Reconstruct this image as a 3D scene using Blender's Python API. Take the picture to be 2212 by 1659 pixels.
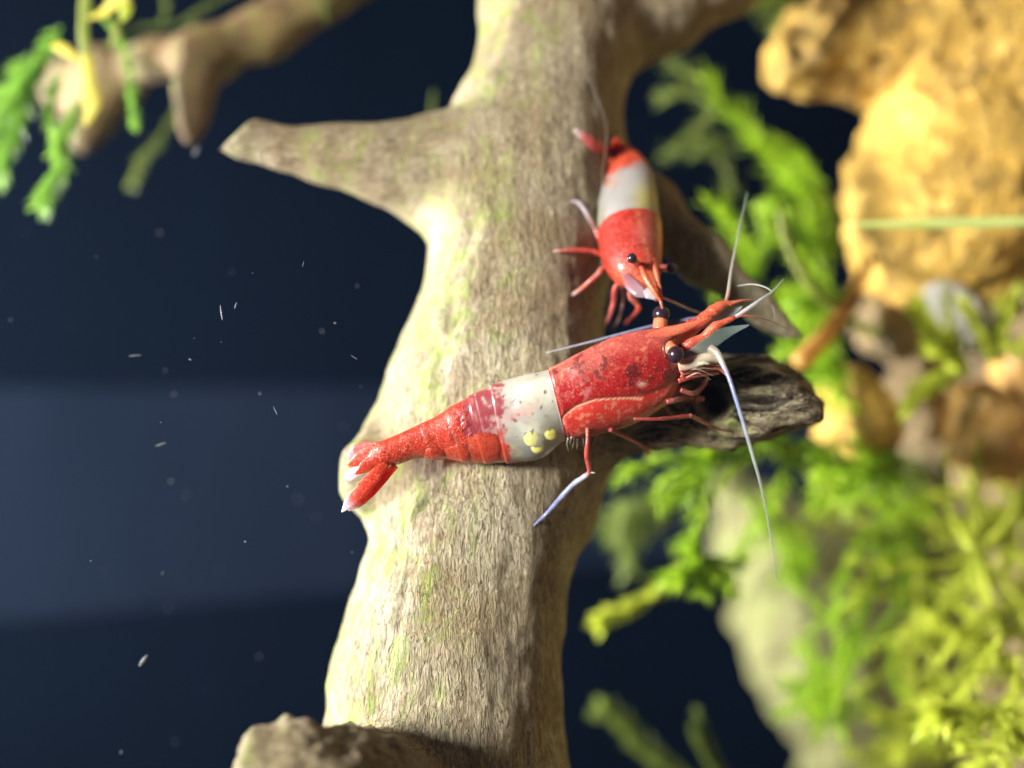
import bpy, bmesh, math, random
import numpy as np
from mathutils import Matrix, Vector

# ------------------------------------------------------------------ frame of reference
# Lengths are worked out in millimetres in the picture's frame: x right, y up, d away from the lens.
# The tank's real "up" is the picture's left: world = (y, d, FLOOR - x) / 1000.
S = 60.0 / 2212.0          # mm per picture pixel (2212 wide) on the plane of focus
D = 64.0                   # lens to plane of focus
FLOOR = 50.0
def px(u, v, d=0.0):
    k = S * (D + d) / D
    return np.array([(u - 1106.0) * k, (829.5 - v) * k, d], float)
def pr(r, d=0.0):
    return r * S * (D + d) / D
def world(P):
    P = np.asarray(P, float).reshape(-1, 3)
    return np.stack([P[:, 1], P[:, 2], FLOOR - P[:, 0]], 1) * 0.001
def wv(p):
    return Vector(world(p)[0])

scene = bpy.context.scene
for o in list(bpy.data.objects):
    bpy.data.objects.remove(o)
COL = scene.collection

# ------------------------------------------------------------------ camera
cam_d = bpy.data.cameras.new('camera'); cam = bpy.data.objects.new('camera', cam_d); COL.objects.link(cam)
cam_d.sensor_width = 36.0; cam_d.lens = 36.0 * D / 60.0
cam_d.clip_start = 0.002; cam_d.clip_end = 5.0
cpos = wv((0, 0, -D))
cam.matrix_world = Matrix(((0, 1, 0, cpos.x), (0, 0, -1, cpos.y), (-1, 0, 0, cpos.z), (0, 0, 0, 1)))
cam_d.dof.use_dof = True; cam_d.dof.focus_distance = (D - 0.4) * 0.001; cam_d.dof.aperture_fstop = 11.5
scene.camera = cam

# ------------------------------------------------------------------ light
wd = bpy.data.worlds.new('World'); scene.world = wd; wd.use_nodes = True
bg = wd.node_tree.nodes['Background']
bg.inputs[0].default_value = (0.50, 0.56, 0.72, 1); bg.inputs[1].default_value = 0.035
def area(name, pos, target, size, power, color, size_y=None, spread=None):
    l = bpy.data.lights.new(name, 'AREA'); l.energy = power; l.color = color
    l.size = size * 0.001
    if size_y: l.shape = 'RECTANGLE'; l.size_y = size_y * 0.001
    if spread: l.spread = math.radians(spread)
    o = bpy.data.objects.new(name, l); COL.objects.link(o)
    o.location = wv(pos); o.rotation_euler = (wv(target) - wv(pos)).to_track_quat('-Z', 'Y').to_euler()
    return o
area('tank_lamp', (-205, 45, -150), (5, -2, 6), 50, 2.05, (1.0, 0.97, 0.91))
area('rear_tank_lamp', (-140, -4, 60), (60, -4, 33), 90, 0.23, (1.0, 0.98, 0.92), 26, spread=62)
scene.view_settings.view_transform = 'Standard'; scene.view_settings.look = 'None'
scene.view_settings.exposure = 0.1; scene.view_settings.gamma = 1.0
scene.render.engine = 'CYCLES'
scene.render.resolution_x = 1024; scene.render.resolution_y = 768
scene.cycles.transparent_max_bounces = 24

# ------------------------------------------------------------------ numeric helpers
def _hash(i, j, k, seed):
    n = (i * 374761393 + j * 668265263 + k * 2147483647 + seed * 974634777) & 0xFFFFFFFF
    n = ((n ^ (n >> 13)) * 1274126177) & 0xFFFFFFFF
    n = ((n ^ (n >> 16)) * 2246822519) & 0xFFFFFFFF
    return ((n ^ (n >> 15)) & 0xFFFFFF) / float(0xFFFFFF)
def vnoise(P, seed=0):
    P = np.asarray(P, float); I = np.floor(P).astype(np.int64); f = P - I; f = f * f * (3 - 2 * f)
    r = 0
    for a in (0, 1):
        for b in (0, 1):
            for c in (0, 1):
                w = (f[:, 0] if a else 1 - f[:, 0]) * (f[:, 1] if b else 1 - f[:, 1]) * (f[:, 2] if c else 1 - f[:, 2])
                r = r + w * _hash(I[:, 0] + a, I[:, 1] + b, I[:, 2] + c, seed)
    return r * 2 - 1
def fbm(P, seed=0, oct=4):
    P = np.asarray(P, float); r = 0; a = 1; t = 0
    for o in range(oct):
        r = r + a * vnoise(P * 2 ** o + 17.3 * o, seed + o); t += a; a *= 0.5
    return r / t
def sstep(a, b, x):
    t = np.clip((x - a) / (b - a), 0, 1); return t * t * (3 - 2 * t)
def lerp(a, b, t):
    return a + (b - a) * t
def spline(P, n):
    """Catmull-Rom through rows of P, n samples."""
    P = np.asarray(P, float)
    if len(P) == 2:
        t = np.linspace(0, 1, n)[:, None]; return P[0] * (1 - t) + P[1] * t
    Q = np.vstack([2 * P[0] - P[1], P, 2 * P[-1] - P[-2]])
    x = np.linspace(0, len(P) - 1 - 1e-9, n); i = x.astype(int); t = (x - i)[:, None]
    a, b, c, e = Q[i], Q[i + 1], Q[i + 2], Q[i + 3]
    return 0.5 * (2 * b + (c - a) * t + (2 * a - 5 * b + 4 * c - e) * t ** 2 + (3 * b - a - 3 * c + e) * t ** 3)

def surface_nets(F, org, h):
    nx, ny, nz = F.shape
    ins = F < 0
    c = [(a, b, e) for a in (0, 1) for b in (0, 1) for e in (0, 1)]
    sl = lambda a, b, e: (slice(a, nx - 1 + a), slice(b, ny - 1 + b), slice(e, nz - 1 + e))
    cnt = sum(ins[sl(*q)].astype(np.int8) for q in c)
    act = (cnt > 0) & (cnt < 8)
    idx = np.full(act.shape, -1, np.int64); I = np.argwhere(act); idx[act] = np.arange(len(I))
    vals = {q: F[I[:, 0] + q[0], I[:, 1] + q[1], I[:, 2] + q[2]] for q in c}
    acc = np.zeros((len(I), 3)); n = np.zeros(len(I))
    for q in c:
        for ax in range(3):
            if q[ax]: continue
            q2 = list(q); q2[ax] = 1; q2 = tuple(q2)
            a, b = vals[q], vals[q2]; m = (a < 0) != (b < 0)
            t = np.where(m, a / np.where(m, a - b, 1), 0)
            p = np.tile(np.array(q, float), (len(I), 1)); p[:, ax] += t
            acc[m] += p[m]; n[m] += 1
    V = (I + acc / n[:, None]) * h + org
    faces = []
    for ax in range(3):
        b, e = [(1, 2), (2, 0), (0, 1)][ax]
        s0 = [slice(1, -1)] * 3; s1 = [slice(1, -1)] * 3
        s0[ax] = slice(0, -1); s1[ax] = slice(1, None)
        A = ins[tuple(s0)]; B = ins[tuple(s1)]
        for flip, M in ((0, A & ~B), (1, ~A & B)):
            J = np.argwhere(M)
            off = np.ones(3, int); off[ax] = 0
            J = J + off
            def cell(db, de):
                K = J.copy(); K[:, b] += db; K[:, e] += de
                return idx[K[:, 0], K[:, 1], K[:, 2]]
            q = np.stack([cell(-1, -1), cell(0, -1), cell(0, 0), cell(-1, 0)], 1)
            faces.append(q[:, ::-1] if flip else q)
    Fc = np.concatenate(faces)
    Fc = Fc[(Fc >= 0).all(1)]
    return V, Fc
def vnormals(V, Fc):
    n = np.cross(V[Fc[:, 2]] - V[Fc[:, 0]], V[Fc[:, 3]] - V[Fc[:, 1]])
    N = np.zeros_like(V)
    for k in range(4): np.add.at(N, Fc[:, k], n)
    return N / np.maximum(np.linalg.norm(N, axis=1), 1e-12)[:, None]

def seg_dist(P, a, b, ra, rb):
    ba = b - a; t = np.clip(((P - a) @ ba) / max(ba @ ba, 1e-9), 0, 1)
    return np.linalg.norm(P - a - t[..., None] * ba, axis=-1) - (ra + (rb - ra) * t)
class Field:
    """Smooth union of tapered limbs, each limb a chain of (u, v, half width, depth)."""
    def __init__(self): self.pr = []; self.cuts = []
    def cut(self, u, v, d, n, umin, umax):
        n = np.array(n, float); self.cuts.append((px(u, v, d), n / np.linalg.norm(n), px(umin, 0, d)[0], px(umax, 0, d)[0]))
    def limb(self, g, pts, k=1.2):
        P = [px(u, v, d) for u, v, r, d in pts]; R = [pr(r, d) for u, v, r, d in pts]
        for i in range(len(P) - 1): self.pr.append((P[i], P[i + 1], R[i], R[i + 1], g, k))
    def mesh(self, h):
        lo = np.min([np.minimum(a, b) - max(r, q) for a, b, r, q, g, k in self.pr], 0) - 2.5 * h - 1
        hi = np.max([np.maximum(a, b) + max(r, q) for a, b, r, q, g, k in self.pr], 0) + 2.5 * h + 1
        n = np.ceil((hi - lo) / h).astype(int) + 1
        F = np.full(n, 4.0, np.float32)
        for a, b, ra, rb, g, k in self.pr:
            m = max(ra, rb) + k + 1.2
            i0 = np.maximum(np.floor((np.minimum(a, b) - m - lo) / h).astype(int), 0)
            i1 = np.minimum(np.ceil((np.maximum(a, b) + m - lo) / h).astype(int) + 1, n)
            ax = [lo[j] + h * np.arange(i0[j], i1[j]) for j in range(3)]
            G = np.stack(np.meshgrid(*ax, indexing='ij'), -1)
            q = seg_dist(G, a, b, ra, rb).astype(np.float32)
            s = tuple(slice(i0[j], i1[j]) for j in range(3)); f = F[s]
            w = np.maximum(k - np.abs(f - q), 0) / k
            F[s] = np.minimum(f, q) - w * w * k * 0.25
        for c, nn, x0, x1 in self.cuts:
            i0 = max(int((x0 - lo[0]) / h), 0); i1 = min(int((x1 - lo[0]) / h) + 1, n[0])
            if i1 <= i0: continue
            X = (lo[0] + h * np.arange(i0, i1))[:, None, None]; Y = (lo[1] + h * np.arange(n[1]))[None, :, None]; Z = (lo[2] + h * np.arange(n[2]))[None, None]
            q = ((X - c[0]) * nn[0] + (Y - c[1]) * nn[1] + (Z - c[2]) * nn[2]).astype(np.float32)
            q[:, (lo[1] + h * np.arange(n[1])) > c[1] + 3.2] = -9; F[i0:i1] = np.maximum(F[i0:i1], q)
        return surface_nets(F, lo, h)
    def dist(self, P, g=None):
        P = np.asarray(P, float); r = np.full(len(P), 1e3)
        for a, b, ra, rb, gg, k in self.pr:
            if g is not None and gg not in g: continue
            q = seg_dist(P, a, b, ra, rb)
            w = np.maximum(k - np.abs(r - q), 0) / k if g is None else 0
            r = np.minimum(r, q) - w * w * k * 0.25
        return r
    def depth(self, u, v, d0=-20.0, d1=60.0):
        d = d0
        while d < d1:
            s = self.dist(px(u, v, d)[None])[0]
            if s < 0.02: return d
            d += max(s * 0.8, 0.02)
        return None

# ------------------------------------------------------------------ object helpers
def thing(name, label, cat, base, group=None):
    o = bpy.data.objects.new(name, None); COL.objects.link(o)
    o.location = wv(base); o.empty_display_size = 0.002
    o['label'] = label; o['category'] = cat
    if group: o['group'] = group
    return o
def off_of(parent):
    o = Vector((0, 0, 0))
    while parent is not None: o = o + parent.location; parent = parent.parent
    return np.array(o)
def mesh_obj(name, V, faces, mat, parent=None, attrs=None, smooth=True, flip_fix=True, normals=None, base=None):
    me = bpy.data.meshes.new(name)
    Wp = world(V)
    if parent is not None: org = off_of(parent)
    elif base is not None: org = np.array(wv(base))
    else: org = np.zeros(3)
    Wp = Wp - org
    if isinstance(faces, np.ndarray): faces = faces.tolist()
    me.from_pydata(Wp.tolist(), [], faces)
    if flip_fix:
        bm = bmesh.new(); bm.from_mesh(me); bmesh.ops.recalc_face_normals(bm, faces=bm.faces[:]); bm.to_mesh(me); bm.free()
    if attrs:
        for k, a in attrs.items():
            a = np.asarray(a, float)
            if a.ndim == 2:
                at = me.attributes.new(k, 'FLOAT_COLOR', 'POINT')
                c = np.ones((len(a), 4)); c[:, :3] = a; at.data.foreach_set('color', c.ravel())
            else:
                at = me.attributes.new(k, 'FLOAT', 'POINT'); at.data.foreach_set('value', a)
    if smooth: me.polygons.foreach_set('use_smooth', [True] * len(me.polygons))
    if normals is not None:
        n = np.stack([normals[:, 1], normals[:, 2], -normals[:, 0]], 1)
        me.normals_split_custom_set_from_vertices(n.tolist())
    me.materials.append(mat)
    me.update()
    o = bpy.data.objects.new(name, me); COL.objects.link(o)
    if parent is not None: o.parent = parent
    elif base is not None: o.location = wv(base)
    return o
def tube_geo(P, R, n=8, flat=None):
    """tube along rows of P with radii R; caps closed. Returns V, faces, station index per vertex"""
    P = np.asarray(P, float); m = len(P); R = np.broadcast_to(np.asarray(R, float), (m,))
    T = np.gradient(P, axis=0); T /= np.maximum(np.linalg.norm(T, axis=1), 1e-9)[:, None]
    ref = np.array([0.13, 0.21, -1.0]); V = []
    A = np.cross(T, ref); bad = np.linalg.norm(A, axis=1) < 0.2
    A[bad] = np.cross(T[bad], np.array([1.0, 0.3, 0.1])); A /= np.linalg.norm(A, axis=1)[:, None]
    B = np.cross(T, A)
    th = np.linspace(0, 2 * math.pi, n, endpoint=False)
    fl = 1.0 if flat is None else flat
    V = P[:, None] + R[:, None, None] * (A[:, None] * np.cos(th)[None, :, None] + fl * B[:, None] * np.sin(th)[None, :, None])
    V = V.reshape(-1, 3)
    F = []
    for i in range(m - 1):
        for j in range(n):
            k = (j + 1) % n
            F.append((i * n + j, i * n + k, (i + 1) * n + k, (i + 1) * n + j))
    F.append(tuple(range(n))); F.append(tuple(range((m - 1) * n, m * n)))
    return V, F, np.repeat(np.linspace(0, 1, m), n)
def tube(name, pts, rad, mat, parent, n=8, m=None, cols=None, tl=0.0, flat=None, mot=0.35, rough=0.0):
    m = m or max(8, 6 * len(pts))
    P = spline(pts, m); x = np.linspace(0, 1, m)
    rad = np.atleast_1d(np.asarray(rad, float)); R = np.interp(x, np.linspace(0, 1, len(rad)), rad)
    if rough: R = R * (1 + rough * vnoise(P * 2.6, 3))
    V, F, s = tube_geo(P, R, n, flat)
    at = None
    if cols is not None:
        cols = np.asarray(cols, float); xs = np.linspace(0, 1, len(cols))
        C = np.stack([np.interp(s, xs, cols[:, j]) for j in range(3)], 1)
        tv = np.atleast_1d(np.asarray(tl, float)); T = np.interp(s, np.linspace(0, 1, len(tv)), tv)
        at = {'Col': C, 'tl': T, 'mot': np.full(len(V), mot)}
    return mesh_obj(name, V, F, mat, parent, at)

# ------------------------------------------------------------------ materials
class NT:
    def __init__(self, name):
        self.m = bpy.data.materials.new(name); self.m.use_nodes = True
        self.t = self.m.node_tree; self.t.nodes.clear()
        self.out = self.t.nodes.new('ShaderNodeOutputMaterial')
    def n(self, ty, ins=None, **kw):
        nd = self.t.nodes.new('ShaderNode' + ty)
        for k, v in kw.items(): setattr(nd, k, v)
        for k, v in (ins or {}).items():
            s = nd.inputs[k]
            if isinstance(v, bpy.types.NodeSocket): self.t.links.new(v, s)
            else: s.default_value = v
        return nd
    def surf(self, s): self.t.links.new(s, self.out.inputs['Surface'])
    def mm(self, scale=(1, 1, 1), loc=(0, 0, 0)):
        tc = self.n('TexCoord')
        mp = self.n('Mapping', {'Vector': tc.outputs['Object'], 'Scale': tuple(1000 * s for s in scale), 'Location': loc})
        return mp.outputs[0]
    def noise(self, vec, scale, detail=4, rough=0.55, dist=0.0):
        return self.n('TexNoise', {'Vector': vec, 'Scale': scale, 'Detail': detail, 'Roughness': rough, 'Distortion': dist}).outputs['Fac']
    def ramp(self, fac, stops):
        r = self.n('ValToRGB', {'Fac': fac}); e = r.color_ramp.elements
        while len(e) < len(stops): e.new(0.5)
        for el, (p, c) in zip(e, stops): el.position = p; el.color = (c[0], c[1], c[2], 1) if len(c) >= 3 else (c[0],) * 3 + (1,)
        return r.outputs[0]
    def mix(self, fac, a, b, mode='MIX'):
        nd = self.n('MixRGB', {'Fac': fac, 'Color1': a, 'Color2': b}, blend_type=mode); return nd.outputs[0]
    def math(self, op, a, b=0.0, c=0.0):
        return self.n('Math', {0: a, 1: b, 2: c}, operation=op).outputs[0]
    def attr(self, name, out='Fac'):
        return self.n('Attribute', attribute_name=name).outputs[out]
    def bump(self, h, dist, strength=1.0, normal=None):
        i = {'Height': h, 'Distance': dist * 0.001, 'Strength': strength}
        if normal is not None: i['Normal'] = normal
        return self.n('Bump', i).outputs[0]

def wood_mat(name, pale, tan, dark, algae_amt=0.5, rough_end=False):
    m = NT(name)
    gx = m.mm((0.30, 1, 1)); gz = m.mm((1, 1, 0.36)); iso = m.mm(); lx = m.mm((0.07, 1, 1)); lz = m.mm((1, 1, 0.07))
    g = m.attr('gdir')
    def grain(sc, det, ro, ds):
        a = m.noise(gx, sc, det, ro, ds); b = m.noise(gz, sc, det, ro, ds)
        return m.n('Mix', {0: g, 2: a, 3: b}, data_type='FLOAT').outputs[0]
    fine = grain(5.2, 6, 0.66, 0.9); mid = grain(1.5, 5, 0.62, 0.9)
    big = m.noise(iso, 0.22, 4, 0.55, 0.4); blot = m.noise(iso, 0.75, 5, 0.6, 0.3)
    c = m.mix(m.ramp(big, [(0.36, (0,)), (0.64, (1,))]), tan + (1,), pale + (1,))
    c = m.mix(m.math('MULTIPLY', m.ramp(blot, [(0.52, (0,)), (0.72, (1,))]), 0.55), c, (tan[0] * 1.45, tan[1] * 1.3, tan[2] * 1.4, 1))
    c = m.mix(m.math('MULTIPLY', m.ramp(mid, [(0.34, (1,)), (0.54, (0,))]), 0.60), c, tuple(x * 0.8 for x in tan) + (1,))
    c = m.mix(m.math('MULTIPLY', m.ramp(fine, [(0.35, (1,)), (0.50, (0,))]), 0.82), c, dark + (1,))
    c = m.mix(m.math('MULTIPLY', m.ramp(fine, [(0.53, (0,)), (0.66, (1,))]), 0.50), c, tuple(min(0.78, x * 1.36 + 0.02) for x in pale) + (1,))
    crk = m.n('Mix', {0: g, 2: m.noise(lx, 1.3, 3, 0.5, 0.7), 3: m.noise(lz, 1.3, 3, 0.5, 0.7)}, data_type='FLOAT').outputs[0]
    crk = m.ramp(crk, [(0.484, (0,)), (0.50, (1,)), (0.516, (0,))])
    crk = m.math('MULTIPLY', crk, m.ramp(m.noise(iso, 0.5, 3, 0.5), [(0.48, (0,)), (0.62, (1,))]))
    c = m.mix(m.math('MULTIPLY', crk, 0.6), c, dark + (1,))
    # algae film: grows on the side that faces the tank lamp (a stain that belongs to the wood)
    alg = m.math('MULTIPLY', m.ramp(m.noise(m.mm((0.6, 1, 1), (3, 9, 4)), 0.55, 8, 0.72, 0.8), [(0.48, (0,)), (0.66, (1,))]), m.attr('algae'))
    c = m.mix(m.math('MULTIPLY', alg, algae_amt), c, (0.32, 0.47, 0.07, 1))
    speck = m.noise(iso, 2.6, 3, 0.5)
    c = m.mix(m.math('MULTIPLY', m.ramp(speck, [(0.70, (0,)), (0.76, (1,))]), 0.7), c, (0.12, 0.085, 0.04, 1))
    # rotten broken wood; shade inside the carved hollows is painted dark too
    rot = m.math('MULTIPLY', m.attr('rot'), m.ramp(m.noise(gz, 0.9, 5, 0.7, 0.6), [(0.47, (0,)), (0.60, (1,))]))
    c = m.mix(m.math('MULTIPLY', m.attr('stain'), m.ramp(m.noise(iso, 0.5, 5, 0.6, 0.5), [(0.3, (0.55,)), (0.6, (1,))])), c, (0.20, 0.125, 0.06, 1))
    hol = m.attr('hollow'); rot = m.math('MAXIMUM', rot, hol)
    c = m.mix(rot, c, (0.018, 0.011, 0.006, 1))
    hgt = m.math('ADD', m.math('MULTIPLY', fine, 1.0), m.math('MULTIPLY', mid, 1.15))
    hgt = m.math('ADD', hgt, m.math('MULTIPLY', rot, -1.2))
    hgt = m.math('ADD', hgt, m.math('MULTIPLY', crk, -0.5))
    nb = m.bump(hgt, 0.38, 1.0)
    p = m.n('BsdfPrincipled', {'Base Color': c, 'Roughness': 0.75, 'Normal': nb, 'Specular IOR Level': 0.25})
    m.surf(p.outputs[0]); return m.m
WOOD = wood_mat('driftwood', (0.57, 0.50, 0.35), (0.37, 0.29, 0.165), (0.12, 0.085, 0.045), 0.85)
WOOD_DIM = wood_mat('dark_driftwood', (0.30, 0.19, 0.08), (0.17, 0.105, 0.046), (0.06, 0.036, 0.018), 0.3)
WOOD_PALE = wood_mat('pale_driftwood', (0.25, 0.235, 0.11), (0.18, 0.165, 0.08), (0.09, 0.08, 0.035), 0.5)

def stone_mat(name, c1, c2, c3):
    m = NT(name); v = m.mm(); st = m.mm((0.5, 1, 1))
    a = m.noise(v, 0.28, 5, 0.6, 0.5); b = m.noise(st, 1.1, 5, 0.62, 0.8)
    c = m.mix(m.ramp(a, [(0.35, (0,)), (0.65, (1,))]), c1 + (1,), c2 + (1,))
    c = m.mix(m.math('MULTIPLY', m.ramp(b, [(0.50, (0,)), (0.68, (1,))]), 0.75), c, c3 + (1,))
    c = m.mix(m.math('MULTIPLY', m.ramp(b, [(0.28, (1,)), (0.42, (0,))]), 0.6), c, (c1[0] * .35, c1[1] * .3, c1[2] * .3, 1))
    st2 = m.noise(m.mm((1, 1, 1), (5, 2, 8)), 0.16, 6, 0.7, 0.8)
    c = m.mix(m.math('MULTIPLY', m.ramp(st2, [(0.48, (0,)), (0.62, (1,))]), 0.7), c, (c1[0] * .42, c1[1] * .42, c1[2] * .7, 1))
    p = m.n('BsdfPrincipled', {'Base Color': c, 'Roughness': 0.7, 'Normal': m.bump(m.math('ADD', b, a), 1.6, 1.0)})
    m.surf(p.outputs[0]); return m.m
OCHRE = stone_mat('ochre_stone', (0.68, 0.40, 0.06), (0.80, 0.50, 0.09), (0.88, 0.62, 0.17))
GOLD = stone_mat('golden_stone', (0.68, 0.33, 0.06), (0.80, 0.50, 0.14), (0.92, 0.72, 0.34))
BROWN = stone_mat('brown_stone', (0.20, 0.13, 0.06), (0.33, 0.23, 0.10), (0.45, 0.34, 0.15))
GREY = stone_mat('grey_stone', (0.50, 0.48, 0.42), (0.62, 0.60, 0.54), (0.75, 0.73, 0.68))

def plant_mat(name, c1, c2, trans=0.45):
    m = NT(name)
    oi = m.n('ObjectInfo').outputs['Random']; v = m.noise(m.mm(), 0.6, 2, 0.5)
    c = m.mix(m.ramp(m.math('ADD', m.math('MULTIPLY', oi, 0.3), v), [(0.4, (0,)), (0.85, (1,))]), c1 + (1,), c2 + (1,))
    d = m.n('BsdfPrincipled', {'Base Color': c, 'Roughness': 0.5, 'Specular IOR Level': 0.3})
    t = m.n('BsdfTranslucent', {'Color': c})
    mx = m.n('MixShader', {0: trans, 1: d.outputs[0], 2: t.outputs[0]})
    m.surf(mx.outputs[0]); return m.m
MOSS = plant_mat('moss_green', (0.27, 0.45, 0.02), (0.46, 0.66, 0.035))
MOSS_Y = plant_mat('moss_yellow_green', (0.42, 0.49, 0.04), (0.60, 0.66, 0.08))
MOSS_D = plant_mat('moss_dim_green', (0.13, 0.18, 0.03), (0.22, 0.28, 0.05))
MOSS_C = plant_mat('moss_cool_green', (0.22, 0.44, 0.06), (0.36, 0.58, 0.10))
YELLOW = plant_mat('yellowed_leaf', (0.66, 0.62, 0.05), (0.78, 0.70, 0.16))
STALK = plant_mat('olive_stalk', (0.30, 0.36, 0.07), (0.42, 0.46, 0.12))
RUSTY = plant_mat('rusty_stalk', (0.52, 0.27, 0.06), (0.60, 0.36, 0.10))
PALEBLADE = plant_mat('pale_blade', (0.62, 0.72, 0.22), (0.72, 0.80, 0.34))

def shell_mat():
    m = NT('shrimp_shell')
    col = m.attr('Col', 'Color'); tl = m.attr('tl'); mot = m.attr('mot')
    v = m.mm()
    vor = m.n('TexVoronoi', {'Vector': v, 'Scale': 5.2, 'Randomness': 1.0}, feature='DISTANCE_TO_EDGE').outputs[0]
    wig = m.noise(v, 5.0, 3, 0.6, 1.6); soft = m.noise(v, 1.1, 4, 0.6, 0.4)
    lines = m.math('MULTIPLY', m.ramp(vor, [(0.0, (1,)), (0.16, (0,))]), mot)
    c = m.mix(m.math('MULTIPLY', lines, 0.85), col, m.mix(1.0, col, (0.42, 0.26, 0.24, 1), 'MULTIPLY'))
    hl = m.math('MULTIPLY', m.ramp(wig, [(0.55, (0,)), (0.70, (1,))]), mot)
    c = m.mix(m.math('MULTIPLY', hl, 0.60), c, (0.90, 0.34, 0.20, 1))
    dk = m.math('MULTIPLY', m.ramp(soft, [(0.53, (0,)), (0.70, (1,))]), mot)
    c = m.mix(m.math('MULTIPLY', dk, 0.75), c, m.mix(1.0, c, (0.50, 0.28, 0.30, 1), 'MULTIPLY'))
    nb = m.bump(m.math('MULTIPLY', m.math('ADD', m.math('MULTIPLY', wig, 0.8), soft), m.math('ADD', mot, 0.06)), 0.08, 0.8)
    p = m.n('BsdfPrincipled', {'Base Color': c, 'Roughness': 0.30, 'Normal': nb, 'Subsurface Weight': 0.45,
            'Subsurface Radius': (1.0, 0.40, 0.30), 'Subsurface Scale': 0.0006, 'Specular IOR Level': 0.5, 'Coat Weight': 0.3, 'Coat Roughness': 0.16})
    tr = m.n('BsdfTransparent')
    mx = m.n('MixShader', {0: tl, 1: p.outputs[0], 2: tr.outputs[0]})
    m.surf(mx.outputs[0]); return m.m
SHELL = shell_mat()
def plain(name, c, rough=0.3, sss=0.0, spec=0.5):
    m = NT(name)
    k = m.noise(m.mm(), 3.0, 3, 0.6)
    cc = m.mix(m.ramp(k, [(0.35, (0,)), (0.7, (1,))]), tuple(x * 0.78 for x in c) + (1,), tuple(min(1, x * 1.12) for x in c) + (1,))
    p = m.n('BsdfPrincipled', {'Base Color': cc, 'Roughness': rough, 'Subsurface Weight': sss, 'Specular IOR Level': spec,
            'Subsurface Radius': (1, 0.8, 0.5), 'Subsurface Scale': 0.0005})
    m.surf(p.outputs[0]); return m.m
EYE = plain('eye_black', (0.030, 0.016, 0.026), 0.22)
EGG = plain('yellow_egg', (0.78, 0.74, 0.10), 0.3, 0.3)
FLECK = plain('pale_fleck', (0.20, 0.21, 0.23), 0.6)

# ------------------------------------------------------------------ setting: rear wall and gravel bed
def wall_material(name, c1, c2):
    m = NT(name); v = m.mm((0.25, 1, 1))
    a = m.noise(v, 0.05, 4, 0.6, 0.3)
    p = m.n('BsdfPrincipled', {'Base Color': m.mix(m.ramp(a, [(0.3, (0,)), (0.7, (1,))]), c1 + (1,), c2 + (1,)), 'Roughness': 0.7, 'Specular IOR Level': 0.0})
    m.surf(p.outputs[0]); return m.m
def box(name, lo, hi, mat, parent=None, base=None):
    lo = np.array(lo, float); hi = np.array(hi, float)
    V = [[(lo if a == 0 else hi)[0], (lo if b == 0 else hi)[1], (lo if c == 0 else hi)[2]] for a in (0, 1) for b in (0, 1) for c in (0, 1)]
    F = [(0, 1, 3, 2), (4, 6, 7, 5), (0, 4, 5, 1), (2, 3, 7, 6), (0, 2, 6, 4), (1, 5, 7, 3)]
    return mesh_obj(name, V, F, mat, parent, smooth=False, base=base)
def hexa(name, q, d0, d1, mat):
    V = [(a, b, d0) for a, b in q] + [(a, b, d1) for a, b in q]
    return mesh_obj(name, V, [(0, 1, 2, 3), (7, 6, 5, 4)] + [(i, i + 4, (i + 1) % 4 + 4, (i + 1) % 4) for i in range(4)], mat, smooth=False)
BW = 78.0
wall = box('rear_wall', (-160, -220, BW), (FLOOR + 4, 220, BW + 6), wall_material('rear_wall_blue', (0.0003, 0.0011, 0.0034), (0.0005, 0.0018, 0.0052)))
wall['kind'] = 'structure'
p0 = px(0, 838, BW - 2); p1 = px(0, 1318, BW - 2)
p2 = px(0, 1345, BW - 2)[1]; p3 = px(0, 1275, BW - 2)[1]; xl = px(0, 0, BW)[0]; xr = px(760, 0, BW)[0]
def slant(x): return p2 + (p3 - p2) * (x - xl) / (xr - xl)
glow_pane = hexa('glow_panel', [(-160, slant(-160)), (FLOOR - 3, slant(FLOOR - 3)), (FLOOR - 3, p0[1]), (-160, p0[1])], BW - 2.0, BW - 0.02, wall_material('glow_panel_blue', (0.0034, 0.0058, 0.0125), (0.0062, 0.0098, 0.0195)))
glow_pane['kind'] = 'structure'  # added pale panel stands in for a soft glow on the wall
def gravel_bed():
    nx, ny = 60, 120
    Y = np.linspace(-200, 200, ny); Dd = np.linspace(-30, BW + 0.5, nx)
    G = np.stack(np.meshgrid(Y, Dd, indexing='ij'), -1).reshape(-1, 2)
    h = 1.6 * fbm(np.stack([G[:, 0] * .09, G[:, 1] * .09, G[:, 0] * 0], 1), 5)
    V = np.stack([FLOOR - h, G[:, 0], G[:, 1]], 1)
    F = [(i * nx + j, i * nx + j + 1, (i + 1) * nx + j + 1, (i + 1) * nx + j) for i in range(ny - 1) for j in range(nx - 1)]
    o = mesh_obj('substrate', V, F, BROWN, flip_fix=False); o['kind'] = 'structure'
    rng = np.random.default_rng(3); VV = []; FF = []
    bm = bmesh.new(); bmesh.ops.create_icosphere(bm, subdivisions=1, radius=1.0)
    ic = np.array([v.co[:] for v in bm.verts]); fc = [[v.index for v in f.verts] for f in bm.faces]; bm.free()
    for i in range(2600):
        r = rng.uniform(0.9, 2.0); c = np.array([FLOOR - rng.uniform(0, 0.9), rng.uniform(-70, 70), rng.uniform(-10, BW - 3)])
        V_ = ic * rng.uniform(0.6, 1.2, 3) * r * (1 + 0.15 * rng.standard_normal((len(ic), 1))) + c
        FF += [[k + len(VV) * len(ic) for k in f] for f in fc]; VV.append(V_)
    g = mesh_obj('gravel', np.concatenate(VV), FF, BROWN, flip_fix=False, smooth=False); g['kind'] = 'stuff'
    g['label'] = 'small brown and ochre gravel lying on the tank floor'; g['category'] = 'gravel'
gravel_bed()

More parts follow.
